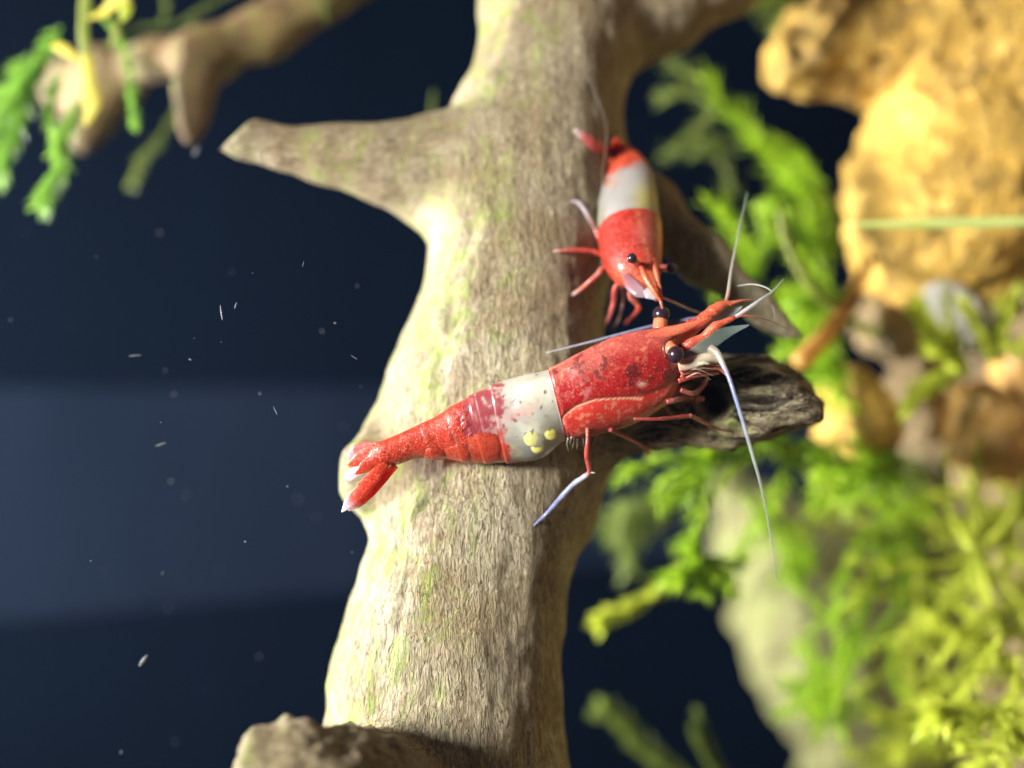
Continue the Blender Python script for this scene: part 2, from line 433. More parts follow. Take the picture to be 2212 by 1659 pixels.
# ------------------------------------------------------------------ driftwood
def wood_object(name, label, cat, field, h, mat, base, groups, algae=None, rot=(), lateral=(), amp=0.10, seed=1, lump=0.0, stain={}, hollow=None, lumpy=(), tone=None):
    V, Fc = field.mesh(h)
    N = vnormals(V, Fc)
    P = V
    dist = {g: field.dist(P, (g,)) for g in groups}
    G = np.stack([dist[g] for g in groups], 1)
    lab = np.argmin(G, 1)
    lat = [g for g in groups if g in lateral]; non = [g for g in groups if g not in lateral]
    gd = np.zeros(len(V))
    if lat:
        dl = np.min([dist[g] for g in lat], 0); dn = np.min([dist[g] for g in non], 0) if non else dl + 10
        gd = sstep(-1.0, 1.0, dn - dl)
    q1 = P * np.array([1, 0.16, 1]); q2 = P * np.array([0.16, 1, 1])
    n1 = fbm(q1 * 1.1, seed, 3); n2 = fbm(q2 * 1.1, seed, 3)
    ridge = lerp(n1, n2, gd)
    disp = amp * ridge + amp * 1.6 * fbm(P * 0.33, seed + 9, 3) + lump * fbm(P * 0.45, seed + 20, 3)
    rt = np.zeros(len(V))
    for g in rot:
        d0 = np.min([dist[x] for x in groups if x != g], 0)
        rt = np.maximum(rt, sstep(0.6, 2.4, d0 - dist[g]))
    disp = disp + rt * 0.30 * n2
    stn = np.zeros(len(V)); hol = np.zeros(len(V))
    for g, a in stain.items():
        d0 = np.min([dist[x] for x in groups if x != g], 0); k = sstep(-0.4, 1.6, d0 - dist[g])
        stn = np.maximum(stn, a * k)
        if g in lumpy: disp = disp + k * (0.7 * fbm(P * 0.5, 71, 4) + 0.5 * np.abs(fbm(P * 0.9, 75, 3)))
    if tone is not None: stn = np.maximum(stn, tone(P))
    if hollow is not None:
        hol = hollow(P); disp = disp - 1.3 * hol; hol = sstep(0.25, 0.8, hol + 0.25 * n2)
    V = V + N * disp[:, None]
    N = vnormals(V, Fc)
    al = np.ones(len(V)) if algae is None else algae(P, N)
    root = thing(name, label, cat, base)
    flab = lab[Fc]
    fl = np.where((flab == flab[:, :1]).all(1), flab[:, 0], np.max(flab, 1))
    for gi, g in enumerate(groups):
        f = Fc[fl == gi]
        if len(f) == 0: continue
        used, inv = np.unique(f, return_inverse=True); inv = inv.reshape(f.shape)
        mesh_obj(g, V[used], inv[:, ::-1], mat, root, {'gdir': gd[used], 'algae': al[used], 'rot': rt[used], 'stain': stn[used], 'hollow': hol[used]}, flip_fix=False, normals=N[used])
    return root

W = Field()
tr = [(-80, 1195, 160, 11), (0, 1192, 152, 10), (100, 1196, 155, 9.3), (200, 1180, 162, 8.4), (300, 1160, 186, 7.2), (400, 1138, 202, 6),
      (520, 1128, 196, 5), (640, 1112, 190, 4.2), (750, 1092, 205, 3.5), (850, 1080, 238, 2.9), (950, 1068, 258, 2.3), (1050, 1050, 244, 1.6),
      (1150, 1026, 217, 1.0), (1300, 995, 220, 0.2), (1400, 976, 231, -0.3), (1500, 963, 246, -0.8), (1659, 956, 264, -1.4), (1780, 950, 275, -1.8)]
def trunk_pt(v, u, hw, front):
    d = front
    for _ in range(8): d = front + pr(hw, d)
    return (u, v, hw, d)
W.limb('trunk', [trunk_pt(*t) for t in tr], 0.8)
W.limb('pointed_spur', [(1010, 400, 120, 11.5), (930, 368, 100, 11.2), (800, 346, 64, 10.5), (700, 334, 45, 10.2), (600, 315, 33, 10.0), (520, 298, 27, 9.8), (440, 284, 24, 9.7)], 2.2)
W.cut(513, 288, 9.8, (-50, 60, -25), 380, 600)
W.limb('upper_branch', [(1290, 70, 120, 16), (1420, 20, 88, 17), (1560, -45, 70, 18), (1700, -110, 60, 19)], 2.2)
W.limb('broken_stub', [(1230, 905, 120, 8.2), (1400, 874, 88, 6.2), (1560, 868, 88, 5.4), (1650, 870, 84, 5.2), (1735, 872, 62, 5.0), (1752, 872, 40, 5.0)], 1.6)
W.cut(1680, 936, 5.2, (45, -185, -30), 1590, 1900)
W.cut(1742, 836, 5.2, (80, 100, -40), 1590, 1900)
W.cut(1772, 880, 5.2, (1, 0.1, -0.2), 1590, 1900)
W.limb('thin_twig', [(1240, 330, 75, 13), (1400, 445, 56, 11.5), (1520, 560, 48, 9.8), (1640, 665, 31, 8.6), (1745, 750, 8, 8.0)], 1.4)
W.limb('knot', [(840, 940, 60, 8), (785, 1000, 44, 6.2), (783, 1050, 42, 6.0), (812, 1105, 36, 6.6)], 1.0)
W.limb('foreground_burl', [(860, 1745, 120, 2), (770, 1715, 102, -4.6), (690, 1694, 84, -6.6), (620, 1674, 60, -7.4), (575, 1660, 38, -7.6)], 3.0)
def main_algae(P, N):
    lit = sstep(-0.15, 0.75, -N[:, 0] * 0.95 - N[:, 2] * 0.22)
    return np.clip(lit * 1.15, 0, 1)
def stub_hollow(P):
    k = S * (D + P[:, 2]) / D; u = P[:, 0] / k + 1106; v = 829.5 - P[:, 1] / k
    r = np.exp(-(((u - 1530) / 55) ** 2 + ((v - 838) / 42) ** 2)) + 0.8 * np.exp(-(((u - 1545) / 34) ** 2 + ((v - 895) / 26) ** 2)) + 0.7 * np.exp(-(((u - 1640) / 60) ** 2 + ((v - 865 + (u - 1640) * 0.1) / 16) ** 2))
    return np.clip(r, 0, 1) * (P[:, 2] < 6.0)
driftwood = wood_object('driftwood', 'pale weathered driftwood trunk with spur and broken stub, carrying both shrimps', 'driftwood', W, 0.24, WOOD,
    px(955, 1780, 6), ['trunk', 'pointed_spur', 'upper_branch', 'broken_stub', 'thin_twig', 'knot', 'foreground_burl'],
    algae=main_algae, rot=('broken_stub',), lateral=('pointed_spur', 'broken_stub', 'knot', 'foreground_burl'), amp=0.13, lump=0.16,
    stain={'foreground_burl': 0.4, 'pointed_spur': 0.4, 'upper_branch': 0.55}, hollow=stub_hollow, lumpy=('foreground_burl',), tone=lambda P: 0.30 * sstep(2.0, 12.0, P[:, 1] + 2.5 * fbm(P * 0.2, 44, 3)))

B = Field()
B.limb('branch', [(860, -130, 75, 26), (700, -20, 58, 26), (570, 70, 54, 26), (450, 118, 52, 26), (330, 128, 36, 28), (240, 170, 60, 32), (160, 190, 70, 36)], 1.5)
B.limb('hanging_spur', [(430, 130, 50, 25), (418, 205, 33, 24), (414, 262, 21, 23.5), (413, 298, 14, 23.5)], 1.8)
B.limb('broken_end', [(240, 170, 55, 32), (200, 250, 44, 33), (188, 300, 32, 33)], 1.5)
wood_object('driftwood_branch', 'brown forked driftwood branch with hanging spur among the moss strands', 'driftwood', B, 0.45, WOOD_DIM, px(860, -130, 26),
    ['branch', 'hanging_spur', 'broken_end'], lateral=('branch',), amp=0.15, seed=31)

R = Field()
R.limb('root', [(1570, 1030, 40, 60), (1640, 1150, 75, 60), (1730, 1270, 130, 61), (1790, 1400, 140, 61), (1840, 1520, 125, 61), (1870, 1620, 110, 61), (1890, 1740, 120, 61)], 4)
R.limb('root_fork', [(1760, 1300, 120, 61), (1860, 1200, 105, 62), (1930, 1110, 80, 64), (1980, 1030, 60, 66)], 4)
R.limb('root_spread', [(1790, 1400, 130, 61), (1900, 1420, 120, 63), (2050, 1440, 105, 65), (2250, 1470, 100, 67)], 4)
wood_object('pale_root', 'pale forked driftwood root behind moss fronds near the gravel', 'driftwood', R, 0.8, WOOD_PALE, px(1890, 1740, 61),
    ['root', 'root_fork', 'root_spread'], lateral=('root_spread',), amp=0.4, seed=51, lump=2.2)

# ------------------------------------------------------------------ stones
def stone(name, label, pts, mat, h=0.6, amp=0.5, seed=1, base=None):
    F = Field(); F.limb('s', pts, 2.5)
    V, Fc = F.mesh(h); N = vnormals(V, Fc)
    n = amp * fbm(V * 0.22, seed, 3) + amp * 1.6 * np.abs(fbm(V * np.array([0.12, 0.24, 0.18]), seed + 7, 3)) + amp * 0.7 * (0.5 - np.abs(fbm(V * np.array([0.5, 0.9, 0.7]), seed + 5, 4)) * 2) + amp * 0.3 * fbm(V * 1.2, seed + 3, 2)
    V = V + N * n[:, None]
    o = mesh_obj(name, V, Fc[:, ::-1], mat, base=base or px(pts[0][0], pts[0][1], pts[0][3]), flip_fix=False)
    o['label'] = label; o['category'] = 'stone'; return o
stone('ochre_rock', 'large rough ochre rock with a finger of stone jutting from it', [(2100, 600, 40, 27), (2040, 500, 175, 28), (2060, 380, 190, 29), (2110, 230, 170, 31), (2120, 80, 190, 32), (1980, 60, 140, 30), (1860, 75, 108, 29), (1760, 115, 62, 28), (1692, 155, 28, 28)], OCHRE, 0.5, 1.1, 4)
stone('brown_stone', 'dull brown shaded stone wedged beneath the big ochre rock', [(1900, 700, 55, 31), (1990, 760, 60, 32)], BROWN, 0.6, 0.8, 8)
stone('grey_pebble', 'smooth pale grey elongated pebble beside the ochre rock', [(2030, 630, 34, 24), (2075, 690, 42, 24), (2110, 730, 26, 24)], GREY, 0.5, 0.2, 11)
stone('ochre_cobble', 'rounded ochre cobble beyond the broken wooden stub', [(1835, 850, 52, 26), (1850, 910, 66, 26), (1870, 960, 40, 27)], OCHRE, 0.5, 0.8, 14)
stone('golden_cobble', 'bright golden lumpy cobble half wrapped in moss', [(2110, 880, 48, 26), (2140, 940, 66, 26), (2200, 1000, 45, 27)], GOLD, 0.5, 0.9, 17)
stone('russet_cobble', 'dull russet cobble between the ochre and golden cobbles', [(1960, 850, 55, 33), (2010, 900, 60, 33)], BROWN, 0.5, 0.7, 19)
stone('yellow_cobble', 'small yellow cobble above the golden one, touching pale moss tips', [(2200, 800, 46, 28), (2230, 850, 50, 28)], GOLD, 0.5, 0.7, 23)

# ------------------------------------------------------------------ moss
rngM = np.random.default_rng(11)
def frond_geo(pts, stem_r, leaf_len, density, spread=0.9, wide=0.30, tip=1.0, rng=rngM):
    P3 = np.array([px(u, v, d) for u, v, d in pts]); L = np.sum(np.linalg.norm(np.diff(P3, axis=0), axis=1))
    m = max(8, int(L / 1.2)); P = spline(P3, m)
    V, F, s = tube_geo(P, np.linspace(stem_r, stem_r * 0.5, m), 5)
    V = [V]; F = [tuple(f) for f in F]; n0 = len(V[0])
    T = np.gradient(P, axis=0); T /= np.linalg.norm(T, axis=1)[:, None]
    k = int(L * density)
    for i in range(k):
        x = rng.uniform(0.02, 1.0); f = x * (m - 1); a = min(int(f), m - 2); t = f - a
        c = P[a] * (1 - t) + P[a + 1] * t; td = T[a]
        r = rng.standard_normal(3); r -= td * (r @ td); r /= np.linalg.norm(r)
        sp = spread * rng.uniform(0.6, 1.2)
        dirn = td * math.cos(sp) + r * math.sin(sp)
        ln = leaf_len * rng.uniform(0.6, 1.15) * (lerp(1.0, tip, x))
        side = np.cross(dirn, td + 0.3 * rng.standard_normal(3)); side /= max(np.linalg.norm(side), 1e-6)
        w = ln * wide; nrm = np.cross(dirn, side)
        q = [c, c + dirn * ln * 0.4 + side * w * 0.5 + nrm * w * 0.15, c + dirn * ln + nrm * (-0.1 * ln), c + dirn * ln * 0.4 - side * w * 0.5 + nrm * w * 0.15]
        V.append(np.array(q)); F.append((n0, n0 + 1, n0 + 2)); F.append((n0, n0 + 2, n0 + 3)); n0 += 4
    return np.concatenate(V), F
def moss(label, fronds, mat, stem=0.14, leaf=1.3, dens=16, spread=0.9, wide=0.3, tip=1.0, name='moss_clump', group=None):
    b = fronds[0][0]
    if stem < 0.3: stem, leaf, wide, dens = stem * 0.7, leaf * 1.1, wide * 0.5, dens * 0.62
    t = thing(name, label, 'moss', px(*b), group)
    for f in fronds:
        V, F = frond_geo(f, stem, leaf, dens, spread, wide, tip)
        mesh_obj('frond', V, F, mat, t, flip_fix=False)
    return t
def spray(u, v, d, n, L, ang0, ang1, seed, dd=4, curl=0.3, base_j=12):
    """n curved fronds leaving one root; angles in degrees, 0 = picture right, 90 = up"""
    rng = np.random.default_rng(seed); out = []
    for i in range(n):
        a = math.radians(rng.uniform(ang0, ang1)); l = L * rng.uniform(0.6, 1.1); c = rng.uniform(-curl, curl); z = rng.uniform(-dd, dd)
        bu, bv = u + rng.uniform(-base_j, base_j), v + rng.uniform(-base_j, base_j)
        pts = []
        for k in range(4):
            x = k / 3.0; aa = a + c * x
            pts.append((bu + l * x * math.cos(aa), bv - l * x * math.sin(aa), d + z * x))
        out.append(pts)
    return out

# strands hanging from the brown branch
moss('broad bright green moss strand draped at the branch end', [[(130, 60, 22), (90, 130, 20), (55, 210, 19), (25, 300, 18), (-5, 380, 18)], [(110, 110, 20), (60, 170, 19), (20, 230, 18), (-20, 290, 18)], [(60, 120, 22), (20, 180, 21), (-15, 240, 21)]], MOSS_C, 0.2, 1.5, 34, 0.8, 0.3)
moss('long thin moss strand ending in a bright green tuft', [[(128, 160, 18), (108, 215, 18), (118, 290, 18), (135, 345, 18), (118, 380, 18), (92, 440, 18)], [(170, 215, 19), (150, 270, 19), (125, 330, 18)]], MOSS_C, 0.2, 0.9, 40, 0.8, 0.4, 1.6)
moss('slender green moss strand dangling alone in front of the branch', [[(205, 20, 20), (250, 70, 20), (275, 130, 20), (284, 200, 20), (292, 268, 20)]], MOSS_C, 0.2, 0.7, 34, 0.7, 0.4, 1.3)
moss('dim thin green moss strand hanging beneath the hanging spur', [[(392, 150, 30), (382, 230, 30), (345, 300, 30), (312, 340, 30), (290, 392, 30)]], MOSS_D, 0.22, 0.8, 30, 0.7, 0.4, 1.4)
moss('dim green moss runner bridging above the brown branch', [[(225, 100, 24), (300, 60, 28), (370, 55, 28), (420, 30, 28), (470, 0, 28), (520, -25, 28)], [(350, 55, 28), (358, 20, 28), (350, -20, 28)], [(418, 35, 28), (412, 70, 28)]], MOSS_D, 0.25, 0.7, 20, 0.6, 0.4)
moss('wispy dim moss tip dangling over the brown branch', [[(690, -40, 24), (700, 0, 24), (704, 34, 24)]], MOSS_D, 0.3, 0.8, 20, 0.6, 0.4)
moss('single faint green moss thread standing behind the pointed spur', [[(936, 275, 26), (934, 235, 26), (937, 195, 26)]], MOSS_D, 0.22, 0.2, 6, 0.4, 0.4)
def leaf_blade(t, pts, wid, mat, name='leaf'):
    P = spline(np.array([px(u, v, d) for u, v, d in pts]), 18); x = np.linspace(0, 1, 18)
    w = np.interp(x, np.linspace(0, 1, len(wid)), wid)
    w = np.array([pr(a, q[2]) for a, q in zip(w, P)])
    w = w * (1 + 0.25 * vnoise(P * 0.9, 4))
    V, F, s = tube_geo(P, np.maximum(w, 0.03), 10, flat=0.22)
    V = V + 0.12 * np.stack([vnoise(V * 0.8, 1), vnoise(V * 0.8, 2), vnoise(V * 0.8, 3)], 1)
    return mesh_obj(name, V, F, mat, t)
yl = thing('yellowed_plant', 'yellowing limp leaves and stem hanging between the moss strands', 'plant', px(190, -10, 17))
leaf_blade(yl, [(188, -20, 17), (182, 60, 17), (186, 130, 17), (196, 190, 17)], [12, 12, 9, 10], STALK, 'stem')
leaf_blade(yl, [(186, 120, 16.5), (194, 180, 16.5), (200, 225, 16.5), (184, 272, 16.5)], [10, 14, 21, 5], YELLOW)
leaf_blade(yl, [(112, 95, 17), (138, 108, 17), (172, 132, 17)], [7, 16, 5], YELLOW)
leaf_blade(yl, [(190, 40, 17), (225, 25, 17), (252, 0, 17), (276, -14, 17)], [4, 8, 15, 20], YELLOW)
leaf_blade(yl, [(262, -10, 17), (274, 20, 17), (262, 46, 17)], [12, 14, 6], MOSS_Y)
leaf_blade(yl, [(245, 40, 18), (252, 75, 18), (235, 100, 18), (215, 118, 18)], [6, 7, 6, 4], STALK)

# moss behind and beside the shrimps
T1 = spray(1790, 560, 25, 9, 150, 80, 170, 2) + spray(1770, 420, 25, 6, 130, 100, 200, 3) + spray(1800, 640, 24, 7, 130, 100, 260, 4)
T1 += [[(1790, 400, 25), (1720, 340, 24), (1640, 300, 24), (1600, 240, 24)], [(1770, 480, 25), (1660, 330, 23), (1570, 240, 23), (1530, 170, 24)], [(1740, 330, 24), (1690, 320, 23), (1630, 300, 23)]]
moss('dense bright green moss clump climbing beside the ochre rock', T1, MOSS, 0.16, 1.7, 15)
moss('bright feathery moss tuft reaching toward the thin twig', spray(1640, 590, 24, 9, 130, 60, 190, 6, 3) + [[(1640, 560, 23), (1590, 500, 22), (1560, 450, 22)], [(1620, 480, 22), (1570, 470, 22), (1530, 440, 22)]], MOSS, 0.16, 1.5, 16)
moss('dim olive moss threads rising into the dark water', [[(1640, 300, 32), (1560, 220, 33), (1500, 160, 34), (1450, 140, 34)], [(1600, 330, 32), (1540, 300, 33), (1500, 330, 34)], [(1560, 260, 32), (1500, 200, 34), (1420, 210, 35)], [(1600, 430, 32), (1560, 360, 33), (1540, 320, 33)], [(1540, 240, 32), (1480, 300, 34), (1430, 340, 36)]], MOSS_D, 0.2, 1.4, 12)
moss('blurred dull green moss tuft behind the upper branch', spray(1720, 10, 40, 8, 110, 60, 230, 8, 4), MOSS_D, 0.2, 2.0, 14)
moss('green moss tuft at the tip of the thin twig', spray(1800, 760, 22, 9, 120, 130, 290, 9, 3) + spray(1790, 720, 22, 5, 90, 60, 160, 10, 3), MOSS, 0.16, 1.6, 16)
moss('pale tipped moss rosette between the grey pebble and ochre cobble', spray(2080, 800, 22, 7, 150, 110, 230, 12, 3) + spray(2150, 770, 21, 5, 130, 0, 120, 13, 3), MOSS_Y, 0.3, 1.4, 12, 0.7, 0.4)
moss('bright moss fronds spreading beneath the broken stub', [[(1640, 945, 14), (1700, 960, 15), (1780, 965, 17), (1860, 955, 19)], [(1640, 950, 14), (1720, 990, 16), (1800, 1000, 18), (1880, 1010, 20)], [(1660, 950, 15), (1600, 1000, 16), (1540, 1060, 17), (1500, 1140, 18), (1470, 1190, 19)], [(1650, 950, 16), (1570, 990, 17), (1480, 1040, 18), (1420, 1090, 19)], [(1600, 940, 15), (1500, 985, 17), (1400, 1000, 18), (1330, 1035, 19)], [(1700, 960, 15), (1690, 1040, 18), (1660, 1110, 20)], [(1760, 970, 17), (1770, 1040, 20), (1750, 1100, 22)]] + spray(1560, 960, 17, 5, 150, 190, 260, 15, 3), MOSS, 0.2, 1.5, 15)
moss('bright star shaped moss tip hanging below the green fronds', [[(1500, 1140, 18), (1500, 1190, 18), (1515, 1230, 18)]] + spray(1518, 1215, 18, 9, 85, 180, 360, 16, 2), MOSS, 0.24, 1.4, 24, 0.8, 0.42)
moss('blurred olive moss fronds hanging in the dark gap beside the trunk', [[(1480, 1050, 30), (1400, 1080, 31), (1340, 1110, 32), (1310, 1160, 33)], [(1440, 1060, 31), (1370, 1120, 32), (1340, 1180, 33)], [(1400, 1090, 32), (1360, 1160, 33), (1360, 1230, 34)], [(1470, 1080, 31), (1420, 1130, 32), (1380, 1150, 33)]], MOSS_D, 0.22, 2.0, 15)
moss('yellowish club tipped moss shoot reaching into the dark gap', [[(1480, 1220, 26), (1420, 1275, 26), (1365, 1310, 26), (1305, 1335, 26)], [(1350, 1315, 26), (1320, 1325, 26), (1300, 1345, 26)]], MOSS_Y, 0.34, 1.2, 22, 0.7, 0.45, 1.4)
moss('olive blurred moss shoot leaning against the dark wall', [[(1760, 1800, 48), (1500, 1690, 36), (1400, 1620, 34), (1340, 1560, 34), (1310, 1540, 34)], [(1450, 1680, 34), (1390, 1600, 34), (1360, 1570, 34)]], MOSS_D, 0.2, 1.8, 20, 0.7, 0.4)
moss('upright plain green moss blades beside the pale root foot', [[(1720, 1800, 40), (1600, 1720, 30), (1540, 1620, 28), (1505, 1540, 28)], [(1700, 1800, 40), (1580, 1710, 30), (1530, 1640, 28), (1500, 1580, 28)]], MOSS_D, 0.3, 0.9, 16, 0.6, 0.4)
moss('soft green moss tuft sprouting on the pale root', spray(1790, 1480, 30, 10, 120, 60, 300, 21, 4) + spray(1760, 1220, 32, 6, 90, 40, 260, 22, 4), MOSS, 0.2, 1.7, 15)
moss('green moss leaves fanning out under the ochre cobble', spray(1890, 1000, 24, 10, 140, 180, 330, 24, 4) + spray(1960, 990, 25, 6, 120, 160, 300, 25, 4), MOSS, 0.2, 1.6, 15)
moss('yellow green tangle of long thin moss stems below the golden cobble', spray(2110, 1180, 25, 9, 300, 190, 330, 26, 6, 0.7, 40) + spray(2200, 1330, 24, 9, 300, 110, 260, 27, 6, 0.8, 40) + spray(2020, 1260, 28, 7, 260, 60, 300, 28, 6, 0.8, 40) + spray(1960, 1130, 30, 7, 230, 150, 320, 29, 5, 0.7, 30), MOSS_Y, 0.31, 1.1, 7, 0.7, 0.3)
moss('long thin bright green moss stems crossing before the pale root', spray(1930, 1130, 27, 8, 330, 185, 285, 41, 6, 0.7, 50) + spray(1880, 1330, 26, 7, 260, 150, 290, 42, 6, 0.8, 50) + spray(1640, 1080, 26, 5, 220, 230, 310, 43, 5, 0.6, 40), MOSS, 0.2, 1.1, 12, 0.8, 0.4)
moss('leafy yellow green moss mat covering the gravel in the corner', spray(2180, 1150, 30, 8, 230, 90, 270, 44, 6, 0.7, 60) + spray(2200, 1480, 28, 10, 260, 90, 270, 45, 6, 0.7, 60) + spray(2080, 1600, 28, 9, 220, 60, 250, 46, 6, 0.7, 60) + spray(2230, 1060, 32, 6, 200, 130, 250, 47, 6, 0.6, 40), MOSS_Y, 0.2, 1.5, 13, 0.8, 0.5)
moss('sharp bright moss rosettes standing before the yellow green thicket', [[(2160, 1380, 15), (2120, 1440, 14), (2080, 1500, 13), (2040, 1550, 12)], [(2200, 1420, 15), (2190, 1500, 13), (2160, 1560, 12)]] + spray(2050, 1535, 12, 8, 60, 150, 290, 30, 2) + spray(2150, 1540, 12, 10, 90, 160, 380, 31, 2) + spray(2150, 1610, 12, 8, 90, 140, 400, 32, 2), MOSS_Y, 0.22, 1.2, 22, 0.8, 0.4)
moss('tall plain moss stems rising through the corner thicket', [[(2095, 1180, 22), (2055, 1110, 22), (2042, 1050, 22), (2040, 985, 22)], [(2115, 1140, 22), (2108, 1060, 22), (2112, 960, 22)], [(2130, 1180, 22), (2180, 1120, 22), (2212, 1040, 22)]], MOSS_Y, 0.4, 0.7, 10, 0.5, 0.4)
st = thing('olive_stalk', 'curved olive plant stalk arching in front of bright moss', 'plant', px(1850, 700, 20))
tube('stalk', [px(1686, 455, 20), px(1700, 520, 20), px(1740, 600, 20), px(1790, 655, 21), px(1850, 700, 24), px(1910, 725, 30)], [0.28, 0.42, 0.42, 0.42], STALK, st)
st = thing('rusty_stalk', 'rusty orange plant stalk leaning from the twig tip to the ochre rock', 'plant', px(1730, 780, 19))
tube('stalk', [px(1725, 785, 19), px(1790, 715, 20), px(1835, 650, 22), px(1880, 560, 26), px(1930, 500, 30)], [0.75, 0.7, 0.55, 0.4, 0.3], RUSTY, st)
st = thing('grass_plant', 'long pale green blade crossing in front of the ochre rock', 'plant', px(2260, 480, 21))
tube('blade', [px(1830, 486, 15), px(1940, 484, 15), px(2080, 482, 15), px(2260, 478, 15), px(2500, 470, 18), px(2700, 470, 22)], [0.15, 0.42, 0.42, 0.42], PALEBLADE, st)

# ------------------------------------------------------------------ shrimps
RED = np.array([0.40, 0.016, 0.017]); ORED = np.array([0.60, 0.055, 0.024]); WHITE = np.array([0.84, 0.86, 0.78]); MAUVE = np.array([0.34, 0.055, 0.075])
PINK = np.array([0.70, 0.22, 0.17]); PALE = np.array([0.85, 0.60, 0.38]); BLUE = np.array([0.42, 0.52, 0.85]); CLEAR = np.array([0.62, 0.66, 0.58])
def loft(C, Sv, Uv, n, power=1.0):
    """rings: C + Sv*cos + Uv*sin"""
    th = np.linspace(0, 2 * math.pi, n, endpoint=False)
    cs, sn = np.cos(th), np.sin(th)
    cs = np.sign(cs) * np.abs(cs) ** power; sn = np.sign(sn) * np.abs(sn) ** power
    V = (C[:, None] + Sv[:, None] * cs[None, :, None] + Uv[:, None] * sn[None, :, None]).reshape(-1, 3)
    m = len(C); i = np.arange(m - 1)[:, None]; j = np.arange(n)[None]; k = (j + 1) % n
    F = np.stack([i * n + j, i * n + k, (i + 1) * n + k, (i + 1) * n + j], -1).reshape(-1, 4).tolist()
    F.append(list(range(n))); F.append(list(range((m - 1) * n, m * n)))
    return V, F, np.repeat(np.arange(m) / (m - 1.0), n), np.tile(th, m)
def to_uv(V):
    k = S * (D + V[:, 2]) / D
    return V[:, 0] / k + 1106, 829.5 - V[:, 1] / k
def poly_dist(u, v, poly):
    d = np.full(len(u), 1e9)
    for (a, b), (c, e) in zip(poly[:-1], poly[1:]):
        ba = np.array([c - a, e - b], float); t = np.clip(((u - a) * ba[0] + (v - b) * ba[1]) / (ba @ ba), 0, 1)
        d = np.minimum(d, np.hypot(u - a - t * ba[0], v - b - t * ba[1]))
    return d
def in_poly(u, v, poly):
    r = np.zeros(len(u), bool); n = len(poly)
    for i in range(n):
        x1, y1 = poly[i]; x2, y2 = poly[(i + 1) % n]
        m = ((y1 > v) != (y2 > v)) & (u < (x2 - x1) * (v - y1) / (y2 - y1 + 1e-12) + x1)
        r ^= m
    return r
def blade(name, pts, wid, mat, parent, cols, tl, thick=0.2, n=12, m=26, mot=0.8):
    P = spline(np.array(pts), m); x = np.linspace(0, 1, m)
    w = np.interp(x, np.linspace(0, 1, len(wid)), wid)
    T = np.gradient(P, axis=0); T /= np.linalg.norm(T, axis=1)[:, None]
    A = np.cross(T, np.array([0, 0, -1.0])); A /= np.linalg.norm(A, axis=1)[:, None]
    Bv = np.cross(T, A)
    V, F, s, th = loft(P, A * w[:, None], Bv * (w * thick)[:, None], n)
    cols = np.asarray(cols, float); xs = np.linspace(0, 1, len(cols))
    Cc = np.stack([np.interp(s, xs, cols[:, j]) for j in range(3)], 1)
    tv = np.atleast_1d(np.asarray(tl, float)); Tt = np.interp(s, np.linspace(0, 1, len(tv)), tv)
    return mesh_obj(name, V, F, mat, parent, {'Col': Cc, 'tl': Tt, 'mot': np.full(len(V), mot)})
def ball(name, c, r, mat, parent, sc=(1, 1, 1), sub=3, attrs=None):
    bm = bmesh.new(); bmesh.ops.create_icosphere(bm, subdivisions=sub, radius=1.0)
    V = np.array([v.co[:] for v in bm.verts]) * np.array(sc) * r + np.array(c); F = [[v.index for v in f.verts] for f in bm.faces]; bm.free()
    at = attrs(V) if attrs else None
    return mesh_obj(name, V, F, mat, parent, at)

